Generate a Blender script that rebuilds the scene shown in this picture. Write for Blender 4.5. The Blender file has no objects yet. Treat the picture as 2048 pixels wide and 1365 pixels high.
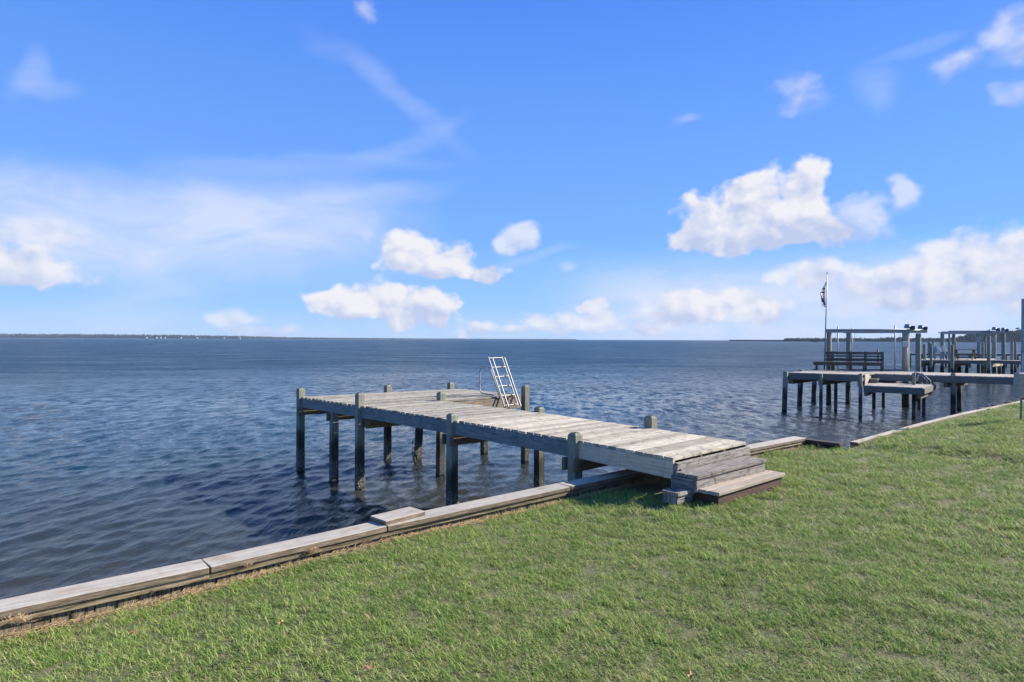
import bpy, bmesh, math, random
import numpy as np
from mathutils import Vector, Matrix
random.seed(7); RNG = np.random.default_rng(11)
sc = bpy.context.scene
col = sc.collection

# ------------------------------------------------------------------ camera
F = 1250.0; H = 3.05
th = .0036; pt = .00264
fw = np.array([0, math.cos(pt), -math.sin(pt)]); r0 = np.array([1., 0, 0]); u0 = np.cross(r0, fw)
rt = math.cos(th)*r0 + math.sin(th)*u0; up = -math.sin(th)*r0 + math.cos(th)*u0
cam = bpy.data.cameras.new('camera'); camo = bpy.data.objects.new('camera', cam); col.objects.link(camo)
cam.sensor_width = 36; cam.lens = F/2048*36; cam.clip_start = .05; cam.clip_end = 30000
M = Matrix.Identity(4)
for i in range(3):
    M[i][0] = rt[i]; M[i][1] = up[i]; M[i][2] = -fw[i]
M[2][3] = H
camo.matrix_world = M
sc.camera = camo

# ------------------------------------------------------------------ node helpers
class NT:
    def __init__(s, nt): s.nt = nt; s.n = nt.nodes; s.l = nt.links
    def node(s, t, **kw):
        n = s.n.new(t)
        for k, v in kw.items(): setattr(n, k, v)
        return n
    def put(s, sock, v):
        if isinstance(v, bpy.types.NodeSocket): s.l.new(v, sock)
        elif v is not None:
            if sock.type == 'RGBA' and len(v) == 3: v = (*v, 1)
            sock.default_value = v
    def m(s, op, a, b=None, c=None, clamp=False):
        n = s.node('ShaderNodeMath', operation=op, use_clamp=clamp)
        s.put(n.inputs[0], a)
        if b is not None: s.put(n.inputs[1], b)
        if c is not None: s.put(n.inputs[2], c)
        return n.outputs[0]
    def vm(s, op, a, b=None):
        n = s.node('ShaderNodeVectorMath', operation=op); s.put(n.inputs[0], a)
        if b is not None: s.put(n.inputs[1], b)
        return n.outputs[1] if op == 'LENGTH' else n.outputs[0]
    def ramp01(s, v, a, b, lo=0., hi=1., smooth=True):
        n = s.node('ShaderNodeMapRange', clamp=True, interpolation_type='SMOOTHSTEP' if smooth else 'LINEAR')
        s.put(n.inputs['Value'], v); s.put(n.inputs['From Min'], a); s.put(n.inputs['From Max'], b)
        s.put(n.inputs['To Min'], lo); s.put(n.inputs['To Max'], hi); return n.outputs[0]
    def mix(s, fac, a, b, blend='MIX'):
        n = s.node('ShaderNodeMix', data_type='RGBA', blend_type=blend); n.clamp_factor = True
        s.put(n.inputs['Factor'], fac); s.put(n.inputs[6], a); s.put(n.inputs[7], b); return n.outputs[2]
    def noise(s, vec, scale, detail=4, rough=.5, dist=0., col=False, typ=None):
        n = s.node('ShaderNodeTexNoise'); s.put(n.inputs['Vector'], vec)
        if typ: n.noise_dimensions = typ
        n.inputs['Scale'].default_value = scale; n.inputs['Detail'].default_value = detail
        n.inputs['Roughness'].default_value = rough; n.inputs['Distortion'].default_value = dist
        return n.outputs[1] if col else n.outputs[0]
    def mapping(s, vec, loc=(0,0,0), rot=(0,0,0), scale=(1,1,1), typ='POINT'):
        n = s.node('ShaderNodeMapping', vector_type=typ); s.put(n.inputs[0], vec)
        n.inputs['Location'].default_value = loc; n.inputs['Rotation'].default_value = rot
        n.inputs['Scale'].default_value = scale; return n.outputs[0]
    def comb(s, x, y, z=0.):
        n = s.node('ShaderNodeCombineXYZ'); s.put(n.inputs[0], x); s.put(n.inputs[1], y); s.put(n.inputs[2], z); return n.outputs[0]
    def sep(s, v):
        n = s.node('ShaderNodeSeparateXYZ'); s.put(n.inputs[0], v); return n.outputs

# ------------------------------------------------------------------ sun + sky
SUN = Vector((1.69, .45, 1.0)).normalized()          # towards the sun
elev = math.asin(SUN.z); az = math.atan2(SUN.x, SUN.y)
sun = bpy.data.lights.new('sun', 'SUN'); sun.energy = 5.0; sun.angle = math.radians(.53); sun.color = (1, .91, .78)
suno = bpy.data.objects.new('sun', sun); col.objects.link(suno)
suno.rotation_euler = (-SUN).to_track_quat('-Z', 'Y').to_euler()
sc.view_settings.view_transform = 'Standard'; sc.view_settings.look = 'None'
sc.view_settings.exposure = 0.95; sc.view_settings.gamma = 1.0

world = bpy.data.worlds.new('World'); sc.world = world; world.use_nodes = True
W_ = NT(world.node_tree); W_.n.clear()
def hor(px): return 675.5 + .0036*px
def cuv(px, py):
    X = (px-1024)/F; a = math.atan(X); return a, (hor(px)-py)/F*math.cos(a)
def build_world():
    w = W_
    sky = w.node('ShaderNodeTexSky', sky_type='NISHITA'); sky.sun_disc = False
    sky.sun_elevation = elev; sky.sun_rotation = az; sky.air_density = 1.0; sky.dust_density = .3; sky.ozone_density = 2.5
    tc = w.node('ShaderNodeTexCoord').outputs['Generated']
    x, y, z = w.sep(tc)
    a = w.m('ARCTAN2', x, y)
    hl = w.m('SQRT', w.m('ADD', w.m('MULTIPLY', x, x), w.m('MULTIPLY', y, y)))
    v = w.m('DIVIDE', z, w.m('MAXIMUM', hl, .001))
    uv0 = w.comb(a, v)
    d3 = w.comb(a, w.m('MULTIPLY', v, 1.2))
    # warp the outlines
    n1 = w.noise(d3, 11, 3.5, .5, col=True, typ='2D')
    wv = w.vm('MULTIPLY', w.vm('SUBTRACT', n1, (.5, .5, .5)), (.065, .045, 0))
    uv = w.vm('ADD', uv0, wv)
    dw = w.vm('ADD', d3, w.vm('MULTIPLY', wv, (.5, .5, 0)))
    def billow(vec):
        r = None
        for sc_, k in ((19, .60), (42, .28), (95, .12)):
            vo = w.node('ShaderNodeTexVoronoi', feature='SMOOTH_F1', voronoi_dimensions='2D'); w.put(vo.inputs['Vector'], vec); vo.inputs['Scale'].default_value = sc_
            vo.inputs['Smoothness'].default_value = .7
            q = w.m('MULTIPLY', vo.outputs['Distance'], k); r = q if r is None else w.m('ADD', r, q)
        return r
    bl = w.m('SUBTRACT', .45, billow(dw))
    fbs = w.noise(d3, 30, 5, .55, typ='2D')
    relief = w.m('SUBTRACT', w.m('ADD', bl, w.m('MULTIPLY', w.noise(d3, 15, 4, .5, typ='2D'), .9)),
                 w.m('ADD', w.m('SUBTRACT', .45, billow(w.vm('ADD', dw, (.010, .014, 0)))), w.m('MULTIPLY', w.noise(w.vm('ADD', d3, (.012, .018, 0)), 15, 4, .5, typ='2D'), .9)))
    def ell(cx, cy, rx, ry, rot=0., base=None):
        cu, cv = cuv(cx, cy)
        q = w.vm('SUBTRACT', uv if base is None else base, (cu, cv, 0))
        if rot: q = w.mapping(q, rot=(0, 0, -rot))
        q = w.vm('MULTIPLY', q, (F/rx/1.1, F/ry/1.1, 0))
        return w.m('SUBTRACT', 1., w.vm('LENGTH', q))
    def fmax(l):
        r = l[0]
        for k in l[1:]: r = w.m('SMOOTH_MAX', r, k, .12)
        return r
    # cumulus: base y, height px, opacity, softness, lobes
    groups = [
        (508, 165, .97, .30, [(1608,400,50,85),(1500,425,95,78),(1400,460,75,60),(1585,468,110,50),(1455,478,110,44)]),
        (500, 110, .62, .55, [(1718,445,62,62),(1792,392,26,34)]),
        (574, 100, .97, .32, [(832,512,76,55),(890,532,80,48),(962,552,46,26)]),
        (525, 75, .72, .5, [(1026,480,44,44)]),
        (655, 80, .97, .30, [(750,604,92,46),(685,610,62,38),(860,618,66,42),(770,635,120,34)]),
        (640, 150, .86, .45, [(1930,520,80,50),(2020,540,95,70),(1780,565,110,50),(1615,555,62,34),(1870,575,180,52),(2120,540,120,90)]),
        (678, 105, .88, .40, [(1460,600,78,34),(1370,622,90,40),(1300,655,46,26),(1190,614,28,16),(1520,612,50,30)]),
        (676, 42, .8, .5, [(1105,648,78,26),(955,660,60,24),(1200,650,60,26),(1040,664,40,16)]),
        (580, 65, .9, .40, [(60,548,92,40),(-20,545,80,50)]),
        (676, 45, .6, .6, [(472,640,48,22),(510,664,78,20)]),
        (250, 90, .5, .75, [(1592,200,50,56)]),
        (260, 30, .2, .8, [(1380,243,40,18)]),
        (160, 100, .6, .9, [(1995,70,56,44),(2050,98,55,54),(1935,130,46,30)]),
        (220, 40, .5, .9, [(2045,190,40,22)]),
        (55,  50, .4, .9, [(735,22,34,24)]),
        (552, 40, .35, .8, [(1140,535,34,22)]),
        (512, 60, .6, .6, [(85,482,64,40)]),
        (500, 50, .3, .8, [(735,470,36,20)]),
    ]
    mask = None; hsum = None
    for base, hgt, op, soft, ells in groups:
        D = fmax([ell(*e) for e in ells])
        bu, bv = cuv(ells[0][0], base); hv = hgt/F
        D = w.m('ADD', D, w.ramp01(w.sep(uv)[1], bv-.012, bv+.022, -.6, 0.))
        D = w.m('ADD', D, w.m('MULTIPLY', bl, .95)); D = w.m('ADD', D, w.m('MULTIPLY', w.m('SUBTRACT', fbs, .5), .35))
        mk = w.m('MULTIPLY', w.ramp01(D, .06, .08+soft*1.15), op)
        hh = w.m('MULTIPLY', mk, w.ramp01(v, bv-.01, bv+hv*.8, .1, 1.))
        mask = mk if mask is None else w.m('MAXIMUM', mask, mk)
        hsum = hh if hsum is None else w.m('MAXIMUM', hsum, hh)
    hfac = w.m('DIVIDE', hsum, w.m('MAXIMUM', mask, .02))
    lit = w.m('ADD', w.m('MULTIPLY_ADD', hfac, .95, -.10), w.m('MULTIPLY', relief, 1.7), clamp=True)
    ccol = w.mix(lit, (2.8, 3.2, 4.4), (4.7, 4.65, 4.85))
    # thin veils
    uvs = w.vm('ADD', uv0, w.vm('MULTIPLY', w.vm('SUBTRACT', w.noise(d3, 3.5, 4, .55, col=True, typ='2D'), (.5, .5, .5)), (.16, .07, 0)))
    st = w.noise(w.mapping(uvs, rot=(0, 0, math.radians(-8)), scale=(2.6, 8.5, 1)), 2.0, 6, .58, .6)
    veils = [
        (.85, (200,455,640,105,-.02)), (.62, (560,440,330,95,.06)), (.75, (20,440,420,90,0)),
        (.26, (760,400,190,30,.20)), (.26, (800,290,170,30,.42)), (.22, (790,190,230,34,-.62)), (.22, (620,340,300,26,.12)),
        (.26, (70,150,30,70,-.6)), (.2, (95,185,60,22,.2)), (.25, (1080,515,90,14,.35)), (.18, (1870,90,70,16,.1)), (.3, (270,600,170,45,.2)), (.22, (1790,180,50,60,.3)),
    ]
    vsum = None
    for k, e in veils:
        t = w.m('MULTIPLY', w.ramp01(ell(*e, base=uvs), 0., .8), k*1.1)
        vsum = t if vsum is None else w.m('SUBTRACT', w.m('ADD', vsum, t), w.m('MULTIPLY', vsum, t))
    n3 = w.noise(w.comb(a, w.m('MULTIPLY', v, 2.6)), 8.5, 6, .62, typ='2D')
    low = w.m('MULTIPLY', w.ramp01(a, .0, .24), w.ramp01(v, .15, .06, 0., .95))
    low = w.m('MULTIPLY', low, w.ramp01(n3, .34, .60, .62, 1.))
    low2 = w.m('MULTIPLY', w.ramp01(v, .06, .0, 0., .45), w.ramp01(n3, .35, .6, .6, 1.))
    veil = w.m('ADD', w.m('MULTIPLY', vsum, w.ramp01(st, .30, .68, .5, 1.)), w.m('MAXIMUM', low, low2), clamp=True)
    s0 = w.vm('MULTIPLY', sky.outputs[0], SKYMUL)
    g = w.mix(w.ramp01(v, .0, .16, smooth=False), (2.0, 3.3, 5.2), (1.15, 2.5, 5.4))
    g = w.mix(w.ramp01(v, .12, .55, smooth=False), g, (.46, 1.42, 4.9))
    s0 = w.mix(w.ramp01(v, .5, 1.3, .88, .0), s0, g)
    c1 = w.mix(veil, s0, (3.55, 4.0, 5.1))
    c2 = w.mix(mask, c1, ccol)
    bg = w.node('ShaderNodeBackground'); w.put(bg.inputs[0], c2); bg.inputs[1].default_value = .1
    out = w.node('ShaderNodeOutputWorld'); w.l.new(bg.outputs[0], out.inputs[0])
SKYMUL = (.42, .72, 1.1)
build_world()
world.cycles.sampling_method = 'MANUAL'; world.cycles.sample_map_resolution = 512

# ------------------------------------------------------------------ geometry helpers
def P(px, py, z):
    d = fw*F + rt*(px-1024) - up*(py-682.5); t = (z-H)/d[2]
    return Vector((d[0]*t, d[1]*t, z))
def Wd(px, Y, z=0.): return Vector(((px-1024)*Y/F, Y, z))
def zat(px, py, Y): return H - (py-hor(px))*Y/F
V = Vector
A2 = V((-.676, .737, 0)).normalized(); B2 = V((.774, .633, 0)).normalized(); Z = V((0, 0, 1))

class MB:
    def __init__(s): s.v = []; s.f = []; s.uv = []; s.r = []; s.sm = []
    def face(s, idx, uvs, r, sm=False): s.f.append(idx); s.uv.append(uvs); s.r.append(r); s.sm.append(sm)
    def box(s, c, ax, ay, az, L, Wt, T, r=None, ch=0.0, jitter=0.0):
        """box centred at c; ax = length direction; optional chamfered ends ignored"""
        if r is None: r = random.random()
        ou, ov = random.random()*50, random.random()*50
        b = len(s.v)
        P8 = []
        for i in (-1, 1):
            for j in (-1, 1):
                for k in (-1, 1):
                    p = V(c) + ax*(i*L/2) + ay*(j*Wt/2) + az*(k*T/2)
                    if jitter: p = p + V((random.uniform(-1,1), random.uniform(-1,1), random.uniform(-1,1)))*jitter
                    P8.append(p)
        s.v += P8
        def q(ids, du, dv):
            s.face([b+i for i in ids], [(ou+u_*du, ov+v_*dv) for u_, v_ in ((0,0),(1,0),(1,1),(0,1))], r)
        # idx = i*4+j*2+k
        q((1,5,7,3), L, Wt); q((2,6,4,0), L, Wt)           # top(k=1), bottom
        q((0,4,5,1), L, T); q((3,7,6,2), L, T)             # sides
        q((0,1,3,2), T*.3, Wt); q((6,7,5,4), T*.3, Wt)             # ends
    def board(s, p0, p1, w, t, upv=Z, r=None, jitter=0.0, ext=0.0):
        """board from p0 to p1 (centre line of its TOP face)"""
        p0 = V(p0); p1 = V(p1); ax = (p1-p0); L = ax.length+2*ext; ax.normalize()
        ay = upv.cross(ax).normalized(); az = ax.cross(ay).normalized()
        s.box((p0+p1)/2 - az*t/2, ax, ay, az, L, w, t, r, jitter=jitter)
    def post(s, base, top, wx, wy, dx, dy, chamfer=.03, r=None):
        """square post, chamfered top"""
        if r is None: r = random.random()
        base = V(base); top = V(top); ou, ov = random.random()*50, random.random()*50
        rings = [(base, 1.), (top-Z*chamfer, 1.), (top, .62)]
        b = len(s.v); hts = [0, (top-base).length-chamfer, (top-base).length]
        for c, k in rings:
            for sx, sy in ((-1,-1),(1,-1),(1,1),(-1,1)):
                s.v.append(c + dx*(sx*wx/2*k) + dy*(sy*wy/2*k))
        for i in range(2):
            for j in range(4):
                a = b+i*4+j; c_ = b+i*4+(j+1) % 4
                s.face([a, c_, c_+4, a+4], [(ou+hts[i], ov+j*wx), (ou+hts[i], ov+(j+1)*wx), (ou+hts[i+1], ov+(j+1)*wx), (ou+hts[i+1], ov+j*wx)], r)
        s.face([b+8, b+9, b+10, b+11], [(ou,ov),(ou+.04,ov),(ou+.04,ov+wx),(ou,ov+wx)], r)
    def tube(s, pts, rad, n=8, r=None, cap=True):
        if r is None: r = random.random()
        pts = [V(p) for p in pts]; rads = rad if isinstance(rad, (list, tuple)) else [rad]*len(pts)
        b = len(s.v); ln = 0; prev = None; ou = random.random()*50; U = []
        for i, p in enumerate(pts):
            if i == 0: t = pts[1]-pts[0]
            elif i == len(pts)-1: t = pts[-1]-pts[-2]
            else: t = (pts[i+1]-pts[i]).normalized() + (pts[i]-pts[i-1]).normalized()
            t.normalize()
            ref = Z if abs(t.z) < .9 else V((1,0,0))
            if prev is None: a = t.cross(ref).normalized()
            else: a = (prev - t*prev.dot(t)).normalized()
            prev = a; c_ = t.cross(a)
            if i: ln += (pts[i]-pts[i-1]).length
            U.append(ln)
            for k in range(n):
                an = 2*math.pi*k/n
                s.v.append(p + (a*math.cos(an) + c_*math.sin(an))*rads[i])
        per = 2*math.pi*max(rads)
        for i in range(len(pts)-1):
            for k in range(n):
                k2 = (k+1) % n
                s.face([b+i*n+k, b+i*n+k2, b+(i+1)*n+k2, b+(i+1)*n+k],
                       [(ou+U[i], per*k/n), (ou+U[i], per*(k+1)/n), (ou+U[i+1], per*(k+1)/n), (ou+U[i+1], per*k/n)], r, n > 5)
        if cap:
            s.face([b+k for k in range(n)][::-1], [(ou+.02*math.cos(k), .02*math.sin(k)) for k in range(n)], r)
            e = b+(len(pts)-1)*n
            s.face([e+k for k in range(n)], [(ou+.02*math.cos(k), .02*math.sin(k)) for k in range(n)], r)
    def poly(s, pts, r=0.5, uvs=None):
        b = len(s.v); s.v += [V(p) for p in pts]
        s.face(list(range(b, b+len(pts))), uvs or [(p[0], p[1]) for p in pts], r)
    def blob(s, c, rx, ry, rz, r=None, nseg=7, rings=4, rough=.25):
        if r is None: r = random.random()
        b = len(s.v); c = V(c)
        s.v.append(c - Z*rz)
        for i in range(1, rings):
            ph = math.pi*i/rings - math.pi/2
            for k in range(nseg):
                an = 2*math.pi*k/nseg; q = 1+random.uniform(-rough, rough)
                s.v.append(c + V((math.cos(ph)*math.cos(an)*rx*q, math.cos(ph)*math.sin(an)*ry*q, math.sin(ph)*rz*q)))
        s.v.append(c + Z*rz); t = len(s.v)-1
        for k in range(nseg):
            k2 = (k+1) % nseg
            s.face([b, b+1+k2, b+1+k], [(0,0),(.1,0),(0,.1)], r)
            for i in range(rings-2):
                o = b+1+i*nseg
                s.face([o+k, o+k2, o+nseg+k2, o+nseg+k], [(0,0),(.1,0),(.1,.1),(0,.1)], r)
            o = b+1+(rings-2)*nseg
            s.face([o+k, o+k2, t], [(0,0),(.1,0),(0,.1)], r)
    def build(s, name, mat, parent=None, bevel=0.0, world_origin=None):
        me = bpy.data.meshes.new(name)
        off = V(world_origin) if world_origin is not None else (parent_loc(parent) if parent else V((0,0,0)))
        me.from_pydata([tuple(p-off) for p in s.v], [], s.f)
        uvl = me.uv_layers.new(name='UVMap')
        flat = [c for f_ in s.uv for q in f_ for c in q]
        uvl.data.foreach_set('uv', flat)
        at = me.attributes.new('rnd', 'FLOAT', 'FACE'); at.data.foreach_set('value', s.r)
        me.polygons.foreach_set('use_smooth', s.sm)
        me.materials.append(mat); me.validate(); me.update()
        o = bpy.data.objects.new(name, me); col.objects.link(o)
        if parent: o.parent = parent
        elif world_origin is not None: o.location = off
        if bevel:
            bv = o.modifiers.new('bevel', 'BEVEL'); bv.width = bevel; bv.segments = 1; bv.limit_method = 'ANGLE'; bv.angle_limit = math.radians(50)
        return o
def parent_loc(p):
    l = V(p.location)
    while p.parent: p = p.parent; l += V(p.location)
    return l
def tag(o, label=None, cat=None, group=None, kind=None):
    if label: o['label'] = label
    if cat: o['category'] = cat
    if group: o['group'] = group
    if kind: o['kind'] = kind
    return o
def thing(name, label, cat, loc=(0,0,0), group=None):
    o = bpy.data.objects.new(name, None); col.objects.link(o); o.location = loc; o.empty_display_size = .2
    return tag(o, label, cat, group)

# ------------------------------------------------------------------ materials
def newmat(name):
    m = bpy.data.materials.new(name); m.use_nodes = True; t = NT(m.node_tree); t.n.clear()
    out = t.node('ShaderNodeOutputMaterial'); bs = t.node('ShaderNodeBsdfPrincipled'); t.l.new(bs.outputs[0], out.inputs[0])
    return m, t, bs, out
def wood(name, light, dark, crack=.5, rough=.85, warm=None, tide=False, green=None, grain=1.0, vary=.35, bump=.5, streak=0.0):
    m, t, bs, out = newmat(name)
    uv = t.node('ShaderNodeUVMap').outputs[0]
    rn = t.node('ShaderNodeAttribute', attribute_name='rnd').outputs['Fac']
    geo = t.node('ShaderNodeNewGeometry').outputs['Position']
    u2 = t.mapping(uv, scale=(1.2, 34*grain, 1))
    g = t.noise(u2, 2.2, 8, .65, .35)
    g2 = t.noise(t.mapping(uv, scale=(2.5, 95*grain, 1)), 1.5, 5, .6)
    big = t.noise(geo, 1.9, 5, .6)
    c = t.mix(t.ramp01(g, .28, .72), dark, light)
    c = t.mix(t.ramp01(big, .35, .7, 0., .45), c, tuple(x*.62 for x in light))
    if warm: c = t.mix(t.ramp01(t.noise(geo, 4.5, 4, .6), .50, .72, 0., .8), c, warm)
    if green: c = t.mix(t.ramp01(t.noise(geo, 3.1, 5, .65), .38, .68, 0., .85), c, green)
    # cracks
    ck = t.m('POWER', t.m('ABSOLUTE', t.m('SUBTRACT', g2, .5)), .5)
    ck = t.ramp01(ck, .03, .22, 1., 0.)
    ck = t.m('MULTIPLY', ck, t.ramp01(g, .35, .6, 1., .1))
    c = t.mix(t.m('MULTIPLY', ck, crack), c, tuple(x*.22 for x in dark))
    # knots / nail marks
    vo = t.node('ShaderNodeTexVoronoi'); t.put(vo.inputs['Vector'], t.mapping(uv, scale=(1.6, 5.5, 1))); vo.inputs['Scale'].default_value = 1.0; vo.inputs['Randomness'].default_value = 1.
    kn = t.ramp01(vo.outputs['Distance'], .06, .13, 1., 0.)
    c = t.mix(t.m('MULTIPLY', kn, .55), c, tuple(x*.4 for x in dark))
    if streak:
        s3 = t.noise(t.mapping(uv, scale=(3.5, 2.0, 1)), 2.4, 5, .7)
        c = t.mix(t.ramp01(s3, .52, .66, 0., streak), c, tuple(x*.3 for x in dark))
    # per board value
    br = t.m('MULTIPLY_ADD', rn, vary, 1-vary/2)
    c = t.mix(1., c, t.comb(br, br, br), 'MULTIPLY')
    rg = rough
    if tide:
        z = t.sep(geo)[2]
        nz = t.noise(t.mapping(geo, scale=(9, 9, 2.2)), 1.0, 4, .6)
        wet = t.ramp01(t.m('ADD', z, t.m('MULTIPLY', t.m('SUBTRACT', nz, .5), .7)), .78, 1.1, 1., 0.)
        c = t.mix(t.m('MULTIPLY', wet, .86), c, (.016, .016, .013))
        sp = t.noise(geo, 46, 3, .7); bz = t.ramp01(t.m('ADD', z, t.m('MULTIPLY', nz, .35)), .55, .75, 1., 0.)
        c = t.mix(t.m('MULTIPLY', bz, t.ramp01(sp, .50, .62)), c, (.30, .27, .21))
        c = t.mix(t.ramp01(z, .03, .10, .9, 0.), c, (.012, .012, .01))
        rg = t.ramp01(z, .1, .9, .45, rough)
    t.put(bs.inputs['Base Color'], c); t.put(bs.inputs['Roughness'], rg)
    bs.inputs['Specular IOR Level'].default_value = .3
    bp = t.node('ShaderNodeBump'); bp.inputs['Strength'].default_value = bump; bp.inputs['Distance'].default_value = .006
    t.put(bp.inputs['Height'], t.m('SUBTRACT', g, t.m('MULTIPLY', ck, .8))); t.l.new(bp.outputs[0], bs.inputs['Normal'])
    return m
def side_tint(m, colr):  # mixes a streaked tint into the upright faces only
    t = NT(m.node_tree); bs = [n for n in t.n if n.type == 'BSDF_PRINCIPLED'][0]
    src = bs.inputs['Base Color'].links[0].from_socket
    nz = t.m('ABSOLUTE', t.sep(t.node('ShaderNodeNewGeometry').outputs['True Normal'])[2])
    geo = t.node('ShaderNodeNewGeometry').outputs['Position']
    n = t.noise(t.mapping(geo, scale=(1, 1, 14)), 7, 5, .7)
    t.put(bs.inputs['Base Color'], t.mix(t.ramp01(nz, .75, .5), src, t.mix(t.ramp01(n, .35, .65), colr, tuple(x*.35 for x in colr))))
def plain(name, c, rough=.6, metal=0., noise=.15, scale=6, bump=0.):
    m, t, bs, out = newmat(name)
    geo = t.node('ShaderNodeNewGeometry').outputs['Position']
    n = t.noise(geo, scale, 5, .6)
    t.put(bs.inputs['Base Color'], t.mix(t.ramp01(n, .3, .7), tuple(x*(1-noise) for x in c), tuple(min(1, x*(1+noise)) for x in c)))
    bs.inputs['Roughness'].default_value = rough; bs.inputs['Metallic'].default_value = metal
    if bump:
        bp = t.node('ShaderNodeBump'); bp.inputs['Strength'].default_value = bump; bp.inputs['Distance'].default_value = .01
        t.put(bp.inputs['Height'], n); t.l.new(bp.outputs[0], bs.inputs['Normal'])
    return m
m_deck = wood('deck_wood', (.65, .595, .47), (.29, .26, .20), crack=1., vary=.6, streak=.6)
m_deck_grey = wood('outer_deck_wood', (.52, .48, .39), (.17, .16, .13), crack=1., vary=.6, streak=.7)
m_fascia = wood('fascia_wood', (.30, .32, .31), (.15, .165, .16), crack=.5, green=(.15, .19, .17), vary=.12, streak=.35, grain=.6)
m_fascia2 = wood('fascia_lit_tan_wood', (.66, .55, .42), (.42, .35, .26), crack=.35, green=(.52, .47, .36), vary=.2, streak=.25, grain=.6)  # lighter wood; warmth put into the colour so the shaded near fascia looks sunlit
m_inner = wood('inner_fascia_wood', (.30, .25, .19), (.16, .13, .095), crack=.5, vary=.2, streak=.3, grain=.6)
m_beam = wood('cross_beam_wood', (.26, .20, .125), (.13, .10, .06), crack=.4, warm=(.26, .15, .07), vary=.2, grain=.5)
m_pile = wood('piling_wood', (.38, .36, .27), (.19, .19, .14), crack=.8, green=(.24, .29, .22), tide=True, vary=.25, grain=.5, bump=.7)
def dark_top(m, c):
    t = NT(m.node_tree); bs = [n for n in t.n if n.type == 'BSDF_PRINCIPLED'][0]
    src = bs.inputs['Base Color'].links[0].from_socket
    nz = t.sep(t.node('ShaderNodeNewGeometry').outputs['True Normal'])[2]
    geo = t.node('ShaderNodeNewGeometry').outputs['Position']
    t.put(bs.inputs['Base Color'], t.mix(t.m('MULTIPLY', t.ramp01(nz, .85, .95), t.ramp01(t.noise(geo, 9, 3, .6), .35, .55, .4, 1.)), src, c))
dark_top(m_pile, (.035, .03, .026))
m_cap = wood('cap_wood', (.50, .47, .405), (.37, .34, .28), crack=.2, warm=(.36, .27, .19), vary=.12, grain=.35, streak=.12)
side_tint(m_cap, (.27, .215, .155))
m_wall = wood('sheet_pile_wood', (.34, .28, .175), (.10, .082, .05), crack=.8, warm=(.20, .15, .09), vary=.5, grain=.5, bump=1.)
m_step = wood('step_wood', (.36, .335, .30), (.12, .11, .098), crack=1., vary=.35, streak=.65, grain=.8, bump=.9)
m_step2 = wood('step_tread_wood', (.50, .435, .36), (.34, .29, .23), crack=.5, warm=(.40, .29, .2), vary=.2)
m_redwood = wood('stained_base_wood', (.115, .072, .055), (.05, .032, .026), crack=.4, vary=.2)
m_dark = wood('dark_wet_wood', (.10, .085, .065), (.04, .035, .028), crack=.6, vary=.3)
m_fardeck = wood('far_deck_wood', (.46, .42, .36), (.28, .25, .22), crack=.3, vary=.25)
m_farbeam = wood('far_beam_wood', (.22, .22, .19), (.12, .12, .105), crack=.4, vary=.2, warm=(.22, .17, .11))
m_bench = wood('bench_wood', (.16, .14, .12), (.08, .072, .062), crack=.4, vary=.25)
m_alu = plain('aluminium', (.30, .31, .32), .5, .15, .08)
m_alugrey = plain('galvanised_steel', (.27, .30, .33), .5, .3, .1)
m_white = plain('white_plastic', (.45, .46, .45), .5, 0, .06)
m_grey = plain('grey_enclosure', (.30, .29, .28), .45, .3, .12, 12)
m_motor = plain('motor_blue', (.10, .19, .30), .4, .2, .2)
m_black = plain('black_rubber', (.03, .03, .032), .6, 0, .2)
m_bluechair = plain('pale_blue_paint', (.20, .26, .31), .6, 0, .12)
m_iron = plain('rusty_bolt', (.10, .075, .06), .6, .4, .3, 40)
m_cloth_w = plain('white_cloth', (.72, .72, .74), .8, 0, .05)
m_cloth_n = plain('navy_cloth', (.03, .035, .10), .8, 0, .1)
m_cloth_r = plain('red_cloth', (.42, .05, .05), .8, 0, .1)
m_barn = plain('barnacle_shell', (.30, .27, .22), .9, 0, .5, 60, .5)
m_straw = plain('dry_straw', (.42, .29, .15), .9, 0, .3, 30)
m_leafbrown = plain('dry_leaf', (.34, .19, .08), .8, 0, .3, 30)
m_sand = plain('pale_sand', (.55, .50, .42), .9, 0, .1, .05)
m_marsh = plain('marsh_edge', (.10, .075, .045), .9, 0, .35, .03)
m_trees = plain('far_tree_leaves', (.045, .065, .03), .8, 0, .5, .08)
m_hut = plain('dark_red_boards', (.09, .03, .022), .9, 0, .2)
m_house = plain('white_siding', (.42, .42, .40), .7, 0, .05)
m_roof = plain('grey_roof', (.14, .14, .15), .8, 0, .1)

def translucent(m, k=.5):
    t = NT(m.node_tree); bs = [n for n in t.n if n.type == 'BSDF_PRINCIPLED'][0]; out = [n for n in t.n if n.type == 'OUTPUT_MATERIAL'][0]
    tr = t.node('ShaderNodeBsdfTranslucent'); t.put(tr.inputs[0], bs.inputs['Base Color'].links[0].from_socket)
    mx = t.node('ShaderNodeMixShader'); mx.inputs[0].default_value = k
    t.l.new(bs.outputs[0], mx.inputs[1]); t.l.new(tr.outputs[0], mx.inputs[2]); t.l.new(mx.outputs[0], out.inputs[0])
for m__ in (m_cloth_w, m_cloth_n, m_cloth_r): translucent(m__)
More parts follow.
